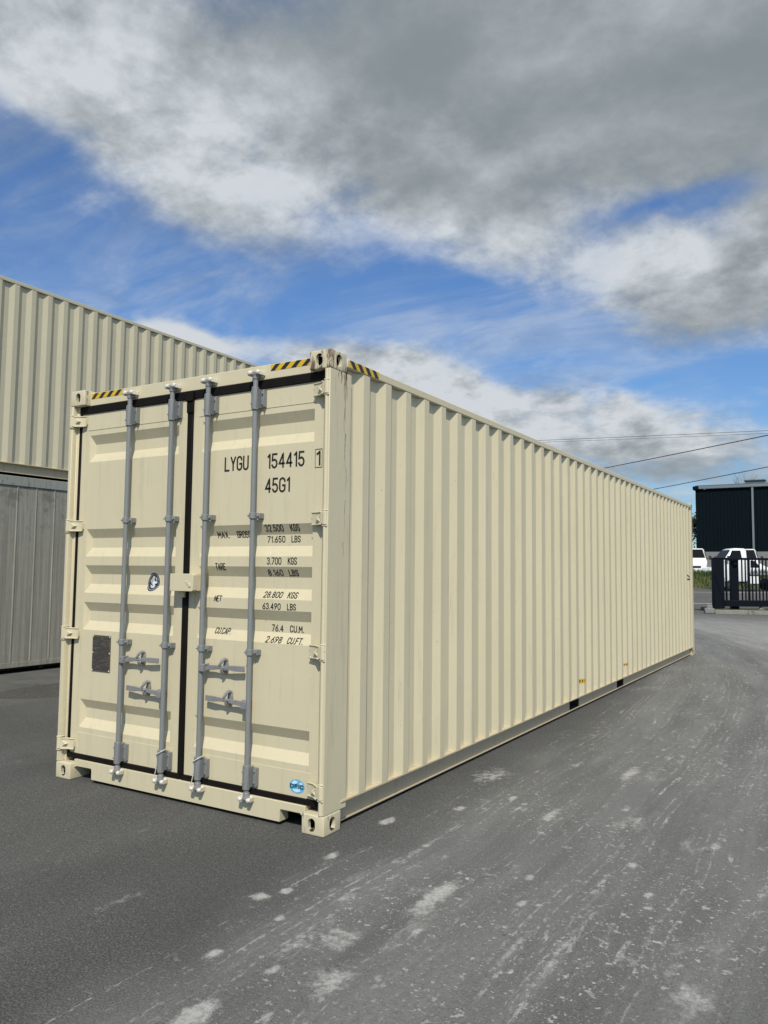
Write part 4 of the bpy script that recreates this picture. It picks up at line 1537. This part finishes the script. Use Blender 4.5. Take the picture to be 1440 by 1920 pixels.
# ------------------------------------------------------------------ trees
def limbs(mb, p, d, L_, r, depth, rnd, tips, spread=.55):
    q = p + d * L_
    mid = p.lerp(q, .5) + Vector((rnd.uniform(-1, 1), rnd.uniform(-1, 1), 0)) * L_ * .06
    mb.tube([p, mid, q], [r, r * .82, r * .62], 6)
    tips.append(q)
    if depth == 0:
        return
    for _ in range(rnd.choice((2, 3, 3))):
        nd = (d + Vector((rnd.uniform(-1, 1), rnd.uniform(-1, 1), rnd.uniform(-.25, .7))) * spread).normalized()
        limbs(mb, q, nd, L_ * rnd.uniform(.6, .85), r * .58, depth - 1, rnd, tips, spread)


rnd = random.Random(21)
tr1 = thing('tree', 'olive green leafy tree peeping over the far end of the cream container', 'tree', (-9.6, 66.0, gz(-9.6, 66)))
tm = MB()
tips = []
limbs(tm, Vector((0, 0, 0)), Vector((.03, 0, 1)), 1.9, .20, 4, rnd, tips, .75)
part('trunk', tm, M_BARK, tr1)
lf = MB()
for _ in range(5200):
    c = rnd.choice(tips[1:]) + Vector((rnd.gauss(0, .42), rnd.gauss(0, .42), rnd.gauss(0, .36)))
    a = Vector((rnd.uniform(-1, 1), rnd.uniform(-1, 1), rnd.uniform(-1, 1))).normalized() * rnd.uniform(.05, .12)
    b = a.orthogonal().normalized() * a.length * .6
    lf.add([c - a, c + b, c + a, c - b], [(0, 1, 2, 3)])
part('crown', lf, M_LEAF, tr1, smooth=0)
bt = thing('bare_tree', 'leafless tree with thin twigs rising behind the shed roof', 'tree', (-6.7, 82.0, 1.2))
tm = MB()
tips = []
limbs(tm, Vector((0, 0, 0)), Vector((0, 0, 1)), 3.1, .13, 5, random.Random(4), tips, .5)
part('trunk', tm, M_BARK, bt)


# ------------------------------------------------------------------ overhead wires, slightly slack
def wire(a, b, ext_l, ext_r, r, label, sag=.25):
    a, b = Vector(a), Vector(b)
    d = (b - a).normalized()
    p0, p1 = a - d * ext_r, b + d * ext_l
    pts = []
    for i in range(41):
        f = i / 40
        q = p0.lerp(p1, f)
        q.z += sag * (2 * f - 1) ** 2 - sag * .12
        pts.append(q)
    o = part('power_cable', MB().tube(pts, r, 8), M_CABLE, None)
    return tag(o, label, 'cable', 'overhead cables')


wire((.195, 26.27, 6.43), (-7.30, 32.40, 6.45), 26, 18, .017, 'thick black cable, steeper one crossing the sky above the shed')
wire((-.126, 29.77, 5.75), (-5.81, 36.06, 5.75), 26, 18, .016, 'lowest black cable, running just above the shed roof')
wire((-.959, 40.245, 8.95), (-12.70, 37.82, 8.98), 20, 20, .0115, 'upper of the two thin near-level cables')
wire((-.963, 40.255, 8.81), (-12.70, 37.827, 8.87), 20, 20, .008, 'lower of the two thin near-level cables')
